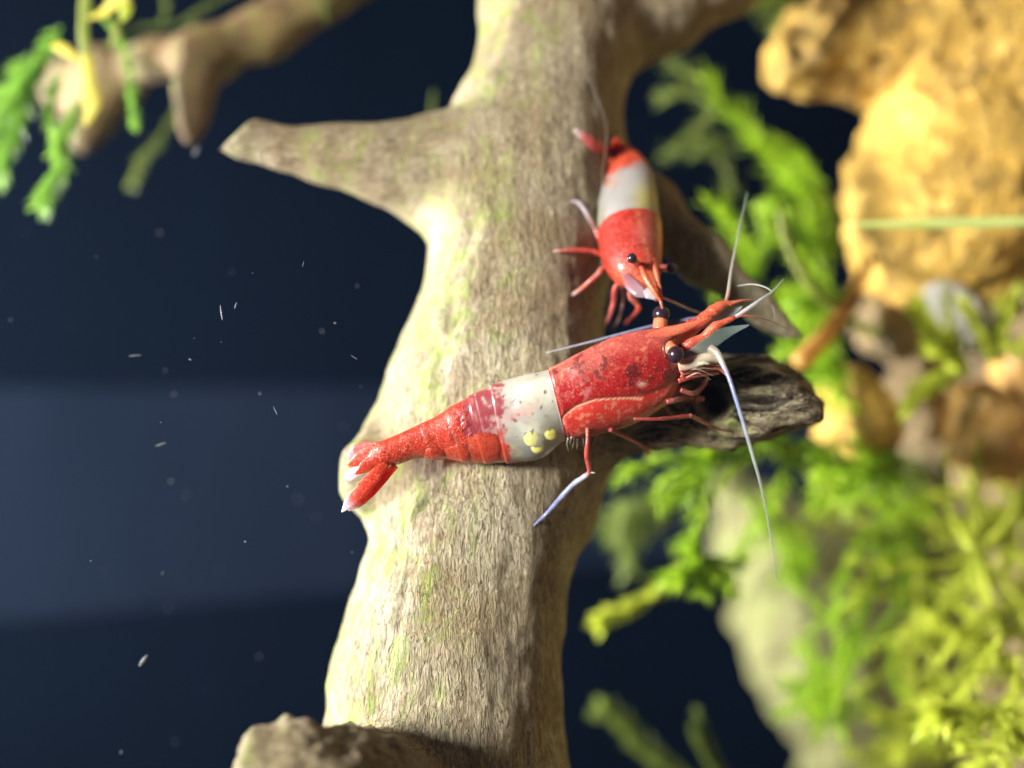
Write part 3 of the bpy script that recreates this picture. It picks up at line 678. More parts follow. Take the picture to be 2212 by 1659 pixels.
def big_shrimp():
    root = thing('shrimp', 'large sharp red and white shrimp with red tail fan stretched across the driftwood', 'shrimp', px(1150, 1000, 2.0), 'red and white shrimps on the driftwood')
    dz = 0.3
    # dorsal point, ventral point, depth centre, width factor
    ST = [((766, 1022), (769, 1026), -0.35, 0.9), ((778, 1000), (792, 1021), -0.3, 0.55), ((795, 980), (815, 1012), -0.2, 0.6), ((815, 957), (838, 1009), -0.1, 0.8), ((843, 945), (864, 1003), 0.0, 0.85), ((870, 933), (890, 994), 0.05, 0.85),
          ((895, 921), (917, 990), 0.1, 0.80), ((933, 904), (965, 988), 0.15, 0.72), ((985, 872), (1018, 999), 0.2, 0.62), ((1040, 843), (1076, 1001), 0.25, 0.60), ((1090, 823), (1118, 999), 0.3, 0.62),
          ((1140, 808), (1172, 990), 0.3, 0.62), ((1186, 797), (1226, 950), 0.3, 0.64), ((1240, 770), (1284, 932), 0.25, 0.66), ((1290, 745), (1350, 914), 0.2, 0.64), ((1340, 726), (1406, 888), 0.15, 0.62),
          ((1400, 713), (1453, 853), 0.1, 0.62), ((1436, 707), (1477, 806), 0.05, 0.62), ((1456, 703), (1474, 764), 0.0, 0.66), ((1472, 699.5), (1486, 741), -0.05, 0.6), ((1497, 694), (1506, 720), -0.1, 0.5), ((1536, 684), (1538, 690), -0.1, 0.6)]
    m, n = 460, 160
    A = spline(np.array([s[0] for s in ST], float), m); Bq = spline(np.array([s[1] for s in ST], float), m)
    dc = spline(np.array([[s[2], s[3]] for s in ST]), m)
    C = np.array([px((a[0] + b[0]) / 2, (a[1] + b[1]) / 2, z + dz) for a, b, z in zip(A, Bq, dc[:, 0])])
    Uv = np.array([(px(a[0], a[1], 0) - px(b[0], b[1], 0)) / 2 for a, b in zip(A, Bq)])
    hh = np.linalg.norm(Uv, axis=1)
    x = np.linspace(0, len(ST) - 1, m)
    iC = 12.0
    # overlapping abdominal plates and the carapace edge
    mult = np.ones(m)
    edges = [6.4, 7.6, 8.5, 9.4]
    for a, b in zip(edges, edges[1:] + [iC]):
        k = (x >= a) & (x < b); mult[k] = 1.0 + 0.034 * (1 - (x[k] - a) / (b - a)) ** 1.5
    mult[x < 6.4] = 1.0
    mult[x >= iC] = 1.035 + 0.010 * np.exp(-(x[x >= iC] - iC) * 6)
    Uv = Uv * mult[:, None]
    Sv = np.zeros_like(Uv); Sv[:, 2] = -hh * dc[:, 1] * mult
    Uv = Uv + np.array([0, 0, -1.0]) * (0.22 * hh)[:, None]
    V, F, s, th = loft(C, Sv, Uv, n, 0.94)
    xs = s * (len(ST) - 1)
    u, v = to_uv(V); sn = np.sin(th); dors = sn
    # branchiostegal lobe of the carapace
    lobe = [(1217, 914), (1217, 903), (1241, 882), (1266, 871), (1292, 864), (1345, 861), (1390, 855), (1430, 842), (1478, 812), (1490, 860), (1440, 900), (1380, 930), (1300, 950), (1240, 945)]
    rim = [(1218, 916), (1217, 903), (1241, 882), (1266, 871), (1292, 864), (1345, 861), (1385, 862)]
    inl = in_poly(u, v, lobe) & (xs > 11.5); rd = poly_dist(u, v, spline(np.array(rim, float), 50).tolist())
    ld = poly_dist(u, v, lobe + lobe[:1])
    ldist = poly_dist(u, v, spline(np.array(lobe[:9], float), 60).tolist()); depth_in = np.where(inl, np.minimum(ldist, 38), 0) / 38.0
    cen = np.repeat(C, n, 0); outw = V - cen; outw /= np.maximum(np.linalg.norm(outw, axis=1), 1e-6)[:, None]
    disp = 0.22 * sstep(0, 1, depth_in) ** 0.8 - 0.07 * np.exp(-(ldist / 7.0) ** 2) * (xs > iC)
    nz = fbm(V * 1.3, 3, 4); nz2 = fbm(V * np.array([3.5, 3.5, 3.5]), 8, 3)
    disp = disp + 0.03 * nz * (xs > iC)
    V = V + outw * disp[:, None]
    # ---- shell colours, with some highlights and shade painted in
    Col = np.tile(RED, (len(V), 1)); tl = np.zeros(len(V)); mot = np.full(len(V), 1.0)
    def put(mask, c):
        nonlocal Col
        Col = Col * (1 - mask[:, None]) + np.asarray(c) * mask[:, None]
    tail = 1 - sstep(7.9, 8.4, xs)
    put(tail, ORED)
    jag = 0.10 * nz2
    purple = sstep(8.05, 8.35, xs + 0.6 * fbm(V * 3.0, 92, 4)) * (xs < iC)
    put(purple * 0.9, MAUVE); tl = np.maximum(tl, 0.18 * purple); mot = mot * (1 - 0.75 * purple)
    nz3 = fbm(V * 3.0, 91, 4); white = sstep(9.1, 9.95, xs + 0.5 * nz + 1.1 * nz3 - 0.15 * sn) * (xs < iC)
    put(white, WHITE); tl = np.where(white > 0.01, 0.18 + 0.50 * white, tl); mot = mot * (1 - 0.97 * white)
    # the low side plates of the abdomen stay red up to the third swimmeret
    low = sstep(0.10, -0.45, sn) * sstep(10.05, 9.65, xs + 0.3 * nz + 0.9 * nz3) * sstep(8.2, 8.4, xs)
    put(low * 0.85, ORED * 0.95); tl = tl * (1 - 0.6 * low)
    # faint reddish gut stripe and dark specks over the white part
    gut = np.exp(-((sn - 0.12 - 0.05 * nz) / 0.13) ** 2) * (white > 0.2) * sstep(11.4, 10.6, xs + 0.4 * nz2)
    put(gut * 0.55, [0.50, 0.16, 0.16]); tl = tl * (1 - 0.5 * gut)
    cream = sstep(0.05, 0.35, nz + 0.1) * (white > 0.5) * sstep(10.3, 11.2, xs) * np.exp(-((sn - 0.1) / 0.35) ** 2)
    put(cream * 0.6, [0.78, 0.72, 0.50])
    sp = sstep(0.42, 0.55, fbm(V * 4.2, 55, 2)) * (white > 0.3)
    put(sp * 0.85, [0.13, 0.05, 0.04]); tl = tl * (1 - sp * 0.8)
    for e in (8.25, 8.75, 9.4):
        line = np.exp(-((xs - e - 0.03 * nz) / 0.022) ** 2) * sstep(-0.6, 0.0, sn) * sstep(-0.15, 0.25, nz2)
        put(line * (0.55 if e < 9 else 0.4), [0.85, 0.82, 0.86])
    for e in (5.2, 6.4, 7.6, 8.5):
        put(np.exp(-((xs - e + 0.02 - 0.05 * nz2) / 0.04) ** 2) * 0.6, [0.22, 0.02, 0.015])
        put(np.exp(-((xs - e - 0.10) / 0.05) ** 2) * sstep(0.0, 0.3, nz2 + 0.1) * 0.4, [0.85, 0.42, 0.34])  # pale glints on the tail rings painted in
    car = xs >= iC - 0.09; mot = np.where(car, 0.55, mot); tl = np.where(car, 0.0, tl); put(car * 1.0, RED)
    put(car * np.clip(sstep(0.15, 0.75, sn + 0.3 * nz), 0, 1) * 0.40, PINK)  # pinkish light along the back painted into the shell
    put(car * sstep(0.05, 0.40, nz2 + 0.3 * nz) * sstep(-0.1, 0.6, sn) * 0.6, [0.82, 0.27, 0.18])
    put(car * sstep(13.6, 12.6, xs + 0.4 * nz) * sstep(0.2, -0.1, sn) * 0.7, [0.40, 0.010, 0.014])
    dark = sstep(0.10, 0.34, nz + 0.5 * nz2 + 0.35 * np.exp(-(((u - 1395) / 55) ** 2 + ((v - 815) / 35) ** 2)) - 0.05) * car * (~inl)
    put(dark * 0.85, [0.13, 0.014, 0.016])
    painted_hl = np.exp(-(((u - 1252) / 22) ** 2 + ((v - 846) / 30) ** 2)) * sstep(-0.1, 0.4, nz2) * car  # pink highlight painted on the side of the carapace
    put(painted_hl * 0.7, [0.84, 0.36, 0.34])
    put(inl * car * 0.75, [0.52, 0.045, 0.028])
    fil = sstep(0.12, 0.3, fbm(V * 5.0, 77, 3)) * inl
    put(fil * car * 0.22, PALE)
    mot = np.where(inl & car, 0.30, mot); mot = mot * (1 - 0.9 * np.exp(-(rd / 3.0) ** 2) * car)
    put(np.exp(-(rd / 1.8) ** 2) * car * 0.75, PALE)
    orb_shade = np.exp(-(((u - 1474) / 16) ** 2 + ((v - 740) / 20) ** 2)) * car; put(np.clip(orb_shade * 1.3, 0, 1) * 0.85, [0.16, 0.015, 0.012])  # shade of the hollow by the eye painted in dark red
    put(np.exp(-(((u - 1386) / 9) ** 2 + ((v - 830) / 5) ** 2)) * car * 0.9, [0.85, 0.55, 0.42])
    edge = np.exp(-((xs - iC - 0.06) / 0.05) ** 2) * car
    put(edge * 0.35, [0.75, 0.18, 0.16])
    ros = sstep(17.6, 18.6, xs); put(ros * 0.6, [0.78, 0.17, 0.085]); mot = mot * (1 - 0.5 * ros)
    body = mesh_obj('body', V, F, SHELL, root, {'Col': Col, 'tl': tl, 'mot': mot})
    # flesh seen through the clear shell
    k = (x > 8.4) & (x < 12.6); sc = np.interp(x[k], [8.4, 9.2, 11.8, 12.6], [0.55, 0.72, 0.74, 0.6])
    C2 = C[k] + Uv[k] * 0.10
    V2, F2, s2, th2 = loft(C2, Sv[k] * sc[:, None], Uv[k] * sc[:, None], 40)
    q2 = fbm(V2 * 1.4, 33, 4); f2 = np.tile(np.array([0.76, 0.74, 0.62]), (len(V2), 1)) + 0.35 * q2[:, None]; mixr = np.clip(sstep(0.28, 0.12, s2) + 0.7 * np.exp(-((np.sin(th2) - 0.15) / 0.16) ** 2) * sstep(0.75, 0.5, s2 + 0.3 * q2), 0, 1)[:, None]; f2 = np.clip(f2, 0.05, 1)
    f2 = f2 * (1 - mixr) + np.array([0.55, 0.14, 0.13]) * mixr
    mesh_obj('flesh', V2, F2, SHELL, body, {'Col': f2, 'tl': np.zeros(len(V2)), 'mot': np.full(len(V2), 0.1)})
    near = np.cos(th) > 0.05; un, vn, dn = u[near], v[near], V[near][:, 2]
    def surf(a, b): return dn[np.argmin((un - a) ** 2 + (vn - b) ** 2)]
    for (eu, ev, er) in [(1150, 948, 17), (1161, 967, 13), (1190, 938, 13), (1102, 968, 13), (1118, 978, 10)]:
        ball('egg', px(eu, ev, surf(eu, ev) + 0.54), pr(er * 1.1), EGG, body, (1.05, 0.95, 0.6), 2)
    # eyes on stalks
    def eye(sc_, ec, r, sr):
        o = tube('eye_stalk', [px(*sc_[0]), px(*sc_[1])], [pr(sr * 1.0), pr(sr * 1.05), pr(sr)], SHELL, root, 14, 8, [[0.72, 0.16, 0.08], [0.80, 0.25, 0.12], [0.78, 0.22, 0.10]], 0.0)
        ball('eye', px(*ec), pr(r), EYE, o, (1, 1, 1), 3)
    eye(((1441, 742, -0.2), (1453, 758, -1.15)), (1459.5, 766, -1.45), 18.5, 14)
    eye(((1425, 716, 0.9), (1427, 690, 1.2)), (1428, 679, 1.25), 19.5, 15.5)
    blade('rostrum', [px(1370, 742, surf(1370, 742) + 0.25), px(1405, 728, surf(1405, 728) + 0.12), px(1440, 719, surf(1440, 719) - 0.02), px(1486, 706, -0.62), px(1534, 686, -0.5)], [0.12, 0.26, 0.34, 0.25, 0.02], SHELL, body, [[0.50, 0.05, 0.04], [0.66, 0.13, 0.08], [0.74, 0.18, 0.10], [0.76, 0.20, 0.11], [0.72, 0.16, 0.09]], 0, 0.55, 16, 40, 0.5)
    ring = tube('socket_shade', [px(1462, 722, surf(1462, 722) + 0.05), px(1447, 731, surf(1447, 731) + 0.02), px(1437, 742, surf(1437, 742) + 0.02), px(1434, 757, surf(1434, 757) + 0.02), px(1438, 772, surf(1438, 772) + 0.03)], [pr(3.4), pr(4.0), pr(4.4), pr(3)], SHELL, body, 8, 24, [[0.35, 0.05, 0.04], [0.12, 0.03, 0.03], [0.10, 0.03, 0.03], [0.3, 0.05, 0.04]], 0)  # dark crescent tube added as shade around the eye
    # antennules: thick jointed bases with fine whips
    AO = [[0.50, 0.06, 0.04], [0.68, 0.14, 0.07], [0.74, 0.18, 0.09], [0.66, 0.11, 0.07]]
    p1 = tube('antennule', [px(1476, 752, -0.3), px(1500, 738, -0.45), px(1520, 727, -0.5), px(1545, 706, -0.6), px(1588, 685, -0.6)], [pr(11), pr(12), pr(9), pr(10), pr(4)], SHELL, root, 12, 50, AO, 0, mot=0.9, rough=0.22)
    tube('whip', [px(1585, 687, -0.6), px(1605, 682, -0.6), px(1640, 686, -0.4), px(1675, 698, 0.2), px(1712, 716, 1)], [pr(3.6), pr(2.4), pr(1.2), pr(0.7)], SHELL, p1, 6, 30, [[0.6, 0.16, 0.1], [0.4, 0.16, 0.11], [0.5, 0.3, 0.2]], [0, 0.2, 0.5])
    tube('whip', [px(1585, 687, -0.6), px(1610, 671, -0.5), px(1640, 650, -0.2), px(1668, 630, 0.5), px(1692, 603, 1.5)], [pr(4.0), pr(5.5), pr(4.2), pr(2.5), pr(1.2)], SHELL, p1, 6, 30, [[0.65, 0.55, 0.55], [0.72, 0.74, 0.78], [0.6, 0.66, 0.6]], [0.15, 0.35, 0.6])
    p2 = tube('antennule', [px(1484, 700, 0.5), px(1510, 694, 0.6), px(1540, 672, 0.7), px(1566, 657, 0.8), px(1582, 654, 0.8)], [pr(10), pr(12), pr(13), pr(9), pr(4)], SHELL, root, 12, 50, AO, 0, mot=0.9, rough=0.2)
    tube('whip', [px(1574, 657, 0.8), px(1590, 652, 0.8), px(1612, 648, 0.9), px(1640, 650, 1.2), px(1668, 660, 1.6), px(1674, 690, 2)], [pr(6), pr(3.6), pr(1.8), pr(1.4), pr(0.8)], SHELL, p2, 6, 36, [[0.75, 0.18, 0.1], [0.6, 0.18, 0.1], [0.5, 0.4, 0.36], [0.6, 0.64, 0.6]], [0, 0.1, 0.4, 0.6])
    tube('whip', [px(1566, 655, 0.8), px(1573, 632, 1.2), px(1580, 580, 2), px(1596, 500, 3.5), px(1614, 415, 5)], [pr(3.5), pr(4.5), pr(3.2), pr(2), pr(1)], SHELL, p2, 6, 36, [[0.6, 0.2, 0.14], [0.5, 0.46, 0.42], [0.5, 0.52, 0.48], [0.5, 0.56, 0.5]], [0.1, 0.35, 0.5, 0.6])
    tube('whip', [px(1668, 630, 0.6), px(1652, 620, 0.8), px(1625, 614, 1.2), px(1590, 618, 1.8)], [pr(1.6), pr(1.8), pr(1.2)], SHELL, p2, 6, 20, [[0.6, 0.66, 0.62], [0.5, 0.55, 0.5]], [0.3, 0.6])
    # clear antennal scales
    blade('antennal_scale', [px(1482, 768, -0.7), px(1520, 750, -0.9), px(1565, 720, -0.9), px(1618, 702, -0.7)], [0.15, 0.46, 0.36, 0.04], SHELL, root, [[0.55, 0.44, 0.34], [0.50, 0.56, 0.46], [0.48, 0.62, 0.52], [0.6, 0.68, 0.68]], [0.75, 0.88, 0.90, 0.7], 0.12, mot=0.05)
    blade('antennal_scale', [px(1500, 710, 0.9), px(1540, 690, 1.0), px(1580, 672, 1.1), px(1604, 662, 1.1)], [0.1, 0.42, 0.34, 0.03], SHELL, root, [[0.6, 0.5, 0.4], [0.62, 0.66, 0.6], [0.66, 0.72, 0.66]], [0.45, 0.65, 0.6], 0.12, mot=0.05)
    # long antennae
    tube('antenna', [px(1535, 752, -0.9), px(1550, 764, -1.2), px(1563, 790, -1.5), px(1574, 814, -1.7), px(1586, 850, -2), px(1606, 915, -2.2), px(1626, 985, -2.0), px(1644, 1050, -1.2), px(1660, 1130, 0.5), px(1678, 1250, 3)], [pr(11), pr(7), pr(5.2), pr(4.6), pr(4.2), pr(3.6), pr(3), pr(2)], SHELL, root, 8, 90,
         [[0.56, 0.48, 0.38], [0.60, 0.58, 0.56], [0.24, 0.29, 0.50], [0.26, 0.34, 0.56], [0.56, 0.66, 0.62], [0.50, 0.62, 0.52], [0.52, 0.64, 0.52]], [0.55, 0.35, 0.25, 0.3, 0.45, 0.62, 0.78])
    tube('antenna', [px(1560, 690, 1.4), px(1520, 688, 1.6), px(1490, 690, 1.7), px(1420, 702, 1.8), px(1340, 722, 1.9), px(1270, 740, 2.0), px(1180, 762, 2.4)], [pr(7), pr(6.5), pr(5), pr(4), pr(3), pr(1.6)], SHELL, root, 8, 60,
         [[0.6, 0.62, 0.66], [0.16, 0.20, 0.36], [0.12, 0.15, 0.28], [0.28, 0.32, 0.45], [0.45, 0.46, 0.5]], [0.2, 0.05, 0.1, 0.25])
    # mouthparts
    MP = [[0.66, 0.50, 0.36], [0.70, 0.60, 0.46], [0.62, 0.46, 0.34]]
    tube('mouthpart', [px(1466, 790, -0.6), px(1500, 783, -0.8), px(1535, 772, -0.9), px(1562, 782, -0.9)], [pr(15), pr(14), pr(12), pr(4)], SHELL, root, 10, 24, MP, [0.1, 0.25, 0.35], rough=0.2)
    tube('mouthpart', [px(1476, 800, -0.7), px(1500, 788, -1.0), px(1518, 784, -1.1), px(1532, 786, -1.1)], [pr(3), pr(5), pr(5), pr(2)], SHELL, root, 8, 16, [[0.8, 0.72, 0.5], [0.84, 0.78, 0.58]], 0.05)
    tube('mouthpart', [px(1470, 806, -0.3), px(1510, 799, -0.4), px(1550, 795, -0.4), px(1572, 812, -0.3)], [pr(7), pr(6), pr(5), pr(3)], SHELL, root, 8, 20, [[0.5, 0.10, 0.07], [0.45, 0.12, 0.08], [0.40, 0.14, 0.09]], 0.1)
    tube('mouthpart', [px(1464, 822, 0.0), px(1498, 812, 0.0), px(1530, 808, 0.1), px(1552, 806, 0.2)], [pr(8), pr(6), pr(4), pr(3)], SHELL, root, 8, 20, [[0.46, 0.08, 0.06], [0.42, 0.12, 0.1]], 0.1)
    rh = np.random.default_rng(21)
    for i in range(9):
        a = rh.uniform(0, 1); u0, v0 = 1470 + 18 * rh.uniform(), 772 + 46 * a
        u1, v1 = u0 + rh.uniform(45, 85), v0 - 10 + rh.uniform(-16, 16)
        tube('bristle', [px(u0, v0, -0.4), px((u0 + u1) / 2, (v0 + v1) / 2 - rh.uniform(2, 8), -0.7 + rh.uniform(-.3, .5)), px(u1, v1 + rh.uniform(0, 10), -0.6 + rh.uniform(-.3, .6))], [pr(2.6), pr(1.8), pr(0.6)], SHELL, root, 6, 14, [[0.46, 0.16, 0.12], [0.56, 0.42, 0.32], [0.62, 0.56, 0.46]], [0.2, 0.45, 0.6])
    for i in range(7):
        u0 = 1228 + i * 6 + rh.uniform(-2, 2); v0 = 946 - i * 2.4
        tube('bristle', [px(u0, v0, 0.3), px(u0 + rh.uniform(-5, 3), v0 + 14, 0.7), px(u0 + rh.uniform(-8, 5), v0 + rh.uniform(20, 34), 1.2)], [pr(2.4), pr(1.6), pr(0.5)], SHELL, root, 6, 10, [[0.5, 0.42, 0.34], [0.5, 0.46, 0.4]], [0.3, 0.6])
    # walking legs; feet on the wood
    LR = [0.34, 0.055, 0.05]; LP = [0.50, 0.24, 0.20]
    def foot(u, v, fallback):
        d = W.depth(u, v); return d if d is not None and d < 14 else fallback
    def leg(pts, rad, cols, tl=0.1, m=None):
        pts = [px(*p) for p in pts]; L = tube('leg', pts, [pr(r * 0.85) for r in rad], SHELL, root, 10, m or 14 * len(pts), cols, tl, mot=0.7, rough=0.16); return L
    f = foot(1518, 862, 3); leg([(1440, 868, -0.2), (1462, 864, 0.1), (1486, 858, f - .9), (1503, 861, f - .5), (1519, 862, f - .2)], [7, 7, 9, 11, 6], [LR, LP, LR, LR, LP])
    f = foot(1529, 818, 4); leg([(1470, 842, 0.2), (1496, 850, 0.5), (1509, 844, f - 1.3), (1520, 830, f - .8), (1529, 816, f - .3)], [6, 7, 8, 8, 4], [LR, LP, LR, [0.6, 0.42, 0.4]])
    f = foot(1576, 934, 4); k = leg([(1369, 905, -0.3), (1420, 905, -0.3), (1484, 899, 0.4), (1496, 900, 0.6), (1540, 922, f - .6), (1577, 934, f - .1)], [5, 5, 6, 6, 5, 1.5], [LR, LR, LR, LP, LR, [0.5, 0.3, 0.25]])
    f = foot(1390, 988, 6); leg([(1318, 928, -0.2), (1352, 944, 0.8), (1385, 962, 2.2), (1402, 972, 3), (1399, 984, f - .8), (1388, 990, f)], [6, 6, 5, 5, 4, 3], [LR, LR, LR, LP, [0.6, 0.5, 0.42]])
    k = leg([(1269, 925, -0.2), (1269, 955, -0.4), (1267, 985, -0.2), (1273, 1017, 0.2), (1262, 1030, 0.5), (1238, 1047, 0.9), (1205, 1082, 1.3), (1178, 1112, foot(1178, 1112, 2) - .5), (1147, 1141, foot(1148, 1141, 2))],
        [5, 6, 6.5, 6, 7, 7.5, 6, 4.5, 2], [[0.46, 0.20, 0.13], [0.45, 0.08, 0.07], [0.52, 0.08, 0.07], [0.55, 0.14, 0.12], [0.50, 0.55, 0.72], [0.28, 0.34, 0.55], [0.28, 0.36, 0.66], [0.32, 0.42, 0.78], [0.36, 0.46, 0.82]], [0.05, 0.05, 0.05, 0.1, 0.25, 0.2], 90)
    tube('spine', [px(1274, 1020, 0.2), px(1286, 1022, 0.1)], [pr(3), pr(0.6)], SHELL, k, 6, 6, [[0.8, 0.82, 0.9], [0.9, 0.9, 0.95]], 0.1)
    # a leg on the far side, seen under the belly
    f = foot(1300, 1005, 5); leg([(1290, 930, 1.0), (1280, 955, 2.5), (1268, 975, 4), (1262, 990, foot(1262, 990, 4))], [5, 5, 4, 2], [[0.3, 0.06, 0.05], [0.3, 0.1, 0.09]])
    f = foot(1440, 900, 4); leg([(1430, 870, 0.6), (1440, 885, 2.0), (1452, 898, foot(1452, 898, 4))], [5, 5, 3], [LR, LR])
    # swimmerets under the abdomen
    Fa = np.array(F[:-2]); vn_ = V
    def patch(name, c, a, b, ang, bulge, seed):
        ca, sa = math.cos(ang), math.sin(ang); du, dv = u - c[0], c[1] - v
        e = np.abs((du * ca + dv * sa) / a) ** 2.6 + np.abs((-du * sa + dv * ca) / b) ** 2.6
        e = e + 0.45 * fbm(V * 2.2, seed, 3)
        ok = (e < 1.0) & (np.cos(th) > -0.35)
        f = Fa[ok[Fa].all(1)]; used, inv = np.unique(f, return_inverse=True); inv = inv.reshape(f.shape)
        Q = V[used] + outw[used] * (bulge * np.sqrt(np.clip(1 - e[used], 0, 1)) - 0.02)[:, None]
        q = fbm(Q * 2.4, seed, 3)[:, None]
        mesh_obj(name, Q, inv, SHELL, root, {'Col': np.clip(np.array([0.60, 0.075, 0.035]) + q * np.array([0.16, 0.05, 0.03]), 0.01, 1), 'tl': np.full(len(Q), 0.22), 'mot': np.full(len(Q), 0.6)})
    patch('swimmeret', (987, 983), 31, 21, -0.06, 0.16, 5)
    patch('swimmeret', (1047, 968), 36, 37, 0.12, 0.12, 6)
    patch('swimmeret', (940, 982), 24, 16, -0.2, 0.2, 7)
    # tail fan
    UR = [ORED * 0.8, ORED, ORED, ORED, np.array([0.66, 0.10, 0.06]), np.array([0.70, 0.60, 0.74]), np.array([0.70, 0.76, 0.95])]
    blade('uropod', [px(838, 1000, -0.2), px(812, 1024, -0.5), px(783, 1057, -0.7), px(756, 1086, -0.8), px(738, 1106, -0.85)], [0.16, 0.36, 0.42, 0.34, 0.03], SHELL, root, UR, [0, 0, 0, 0.02, 0.25], 0.22)
    blade('uropod', [px(856, 1006, 0.1), px(828, 1030, -0.1), px(802, 1059, -0.3), px(775, 1085, -0.5), px(752, 1103, -0.7)], [0.16, 0.34, 0.34, 0.30, 0.05], SHELL, root, UR, [0, 0, 0, 0.05, 0.3], 0.22)
    blade('uropod', [px(828, 968, 0.3), px(800, 975, 0.4), px(775, 992, 0.5), px(752, 1006, 0.5)], [0.2, 0.40, 0.42, 0.10], SHELL, root, [ORED, ORED * 0.9, ORED * 0.9, ORED], [0, 0, 0, 0.05], 0.2)
    blade('uropod', [px(822, 962, 0.6), px(795, 965, 0.8), px(770, 974, 0.9), px(750, 988, 1.0)], [0.2, 0.34, 0.40, 0.16], SHELL, root, [ORED, ORED * 0.9, [0.66, 0.2, 0.2], [0.68, 0.55, 0.66]], [0, 0, 0.1, 0.3], 0.2)
    blade('tail_skin', [px(790, 1005, 0.5), px(770, 1018, 0.7), px(752, 1030, 0.9), px(744, 1036, 1.0)], [0.1, 0.3, 0.32, 0.10], SHELL, root, [[0.5, 0.45, 0.55], [0.5, 0.5, 0.6]], [0.3, 0.45, 0.5], 0.15, mot=0)
    return root
big_shrimp()

def small_shrimp():
    root = thing('shrimp', 'smaller red and white shrimp facing forward, perched behind the larger one', 'shrimp', px(1330, 480, 9), 'red and white shrimps on the driftwood')
    ST = [((1322, 306), (1336, 301), 7.7), ((1312, 330), (1358, 312), 9.3), ((1306, 360), (1390, 338), 9.0), ((1296, 395), (1412, 370), 8.5), ((1287, 440), (1423, 415), 7.7), ((1285, 478), (1428, 455), 6.9),
          ((1290, 505), (1431, 485), 6.1), ((1294, 540), (1432, 522), 5.1), ((1306, 575), (1431, 565), 4.0), ((1330, 603), (1427, 597), 3.2), ((1368, 618), (1424, 613), 2.7), ((1400, 632), (1424, 630), 2.3), ((1415, 650), (1424, 650), 2.0)]
    m, n = 160, 72
    A = spline(np.array([s[0] for s in ST], float), m); Bq = spline(np.array([s[1] for s in ST], float), m); dc = spline(np.array([[s[2]] for s in ST], float), m)[:, 0]
    C = np.array([px((a[0] + b[0]) / 2, (a[1] + b[1]) / 2, z) for a, b, z in zip(A, Bq, dc)])
    Sv = np.array([(px(b[0], b[1], z) - px(a[0], a[1], z)) / 2 for a, b, z in zip(A, Bq, dc)])
    T = np.gradient(C, axis=0); T /= np.linalg.norm(T, axis=1)[:, None]
    Uv = np.cross(Sv, T); Uv = Uv * np.where(Uv[:, 2] > 0, -1, 1)[:, None]
    x = np.linspace(0, len(ST) - 1, m); iC = 6.05
    mult = np.where(x >= iC, 0.99, 0.93)
    Uv = Uv * np.interp(x, [0, 2, 4, 6, 9, 12], [0.3, 0.5, 0.75, 0.92, 0.75, 0.5])[:, None]
    V, F, s, th = loft(C, Sv * mult[:, None], Uv * mult[:, None], n, 0.95)
    xs = s * (len(ST) - 1); u, v = to_uv(V); nz = fbm(V * 1.1, 13, 4)
    Col = np.tile(np.array([0.56, 0.04, 0.028]), (len(V), 1)); tl = np.zeros(len(V)); mot = np.full(len(V), 0.95)
    def put(mask, c):
        nonlocal Col
        Col = Col * (1 - mask[:, None]) + np.asarray(c) * mask[:, None]
    put(sstep(3.6, 3.0, xs), [0.70, 0.09, 0.035])
    wh = sstep(2.5, 3.3, xs + 0.5 * nz) * (xs < iC)
    put(wh, [0.46, 0.45, 0.44]); tl = 0.42 * wh; mot = mot * (1 - 0.95 * wh)
    put(np.exp(-(((u - 1396) / 24) ** 2 + ((v - 428) / 28) ** 2)) * wh * 1.0, [0.84, 0.78, 0.22])
    put(np.exp(-(((u - 1312) / 22) ** 2 + ((v - 392) / 10) ** 2)) * wh * 0.8, [0.55, 0.14, 0.06])
    put(np.exp(-(((u - 1292) / 12) ** 2 + ((v - 475) / 40) ** 2)) * wh * 0.5, [0.66, 0.62, 0.36])
    car = xs >= iC
    put(car * np.exp(-(((u - 1395) / 26) ** 2 + ((v - 505) / 34) ** 2)) * 0.6, [0.58, 0.16, 0.15])
    put(car * sstep(8.0, 9.6, xs) * 0.5, [0.80, 0.22, 0.08])
    put(car * np.exp(-((u - 1382 - (v - 480) * 0.25) / 5) ** 2) * 0.4, [0.80, 0.30, 0.12])
    put(car * sstep(0.15, 0.5, nz) * 0.4, [0.34, 0.04, 0.04])
    body = mesh_obj('body', V, F, SHELL, root, {'Col': Col, 'tl': tl, 'mot': mot})
    k = (x > 2.4) & (x < 6.4)
    V2, F2, s2, t2 = loft(C[k], Sv[k] * 0.72, Uv[k] * 0.72, 30)
    mesh_obj('flesh', V2, F2, SHELL, body, {'Col': np.clip(np.tile([0.5, 0.45, 0.40], (len(V2), 1)) + 0.3 * fbm(V2 * 0.9, 61, 3)[:, None], 0.05, 1), 'tl': np.zeros(len(V2)), 'mot': np.zeros(len(V2))})
    OR = [[0.50, 0.07, 0.04], [0.70, 0.20, 0.08], [0.60, 0.12, 0.06]]
    def eye(a, b, c, r, sr):
        o = tube('eye_stalk', [px(*a), px(*b)], [pr(sr, 3), pr(sr, 3)], SHELL, root, 10, 6, [[0.6, 0.1, 0.06], [0.7, 0.2, 0.12]], 0)
        ball('eye', px(*c), pr(r, 3), EYE, o, sub=3)
    eye((1378, 572, 2.4), (1368, 562, 1.2), (1365, 558, 1.0), 11, 8)
    eye((1425, 578, 3.2), (1442, 580, 3.0), (1451, 580, 2.9), 12, 8)
    p = tube('antennule', [px(1385, 575, 1.6), px(1395, 600, 1.2), px(1412, 628, 0.9), px(1428, 652, 0.8)], [pr(6), pr(7.5), pr(6), pr(3)], SHELL, root, 10, 24, OR, 0, mot=0.8, rough=0.2)
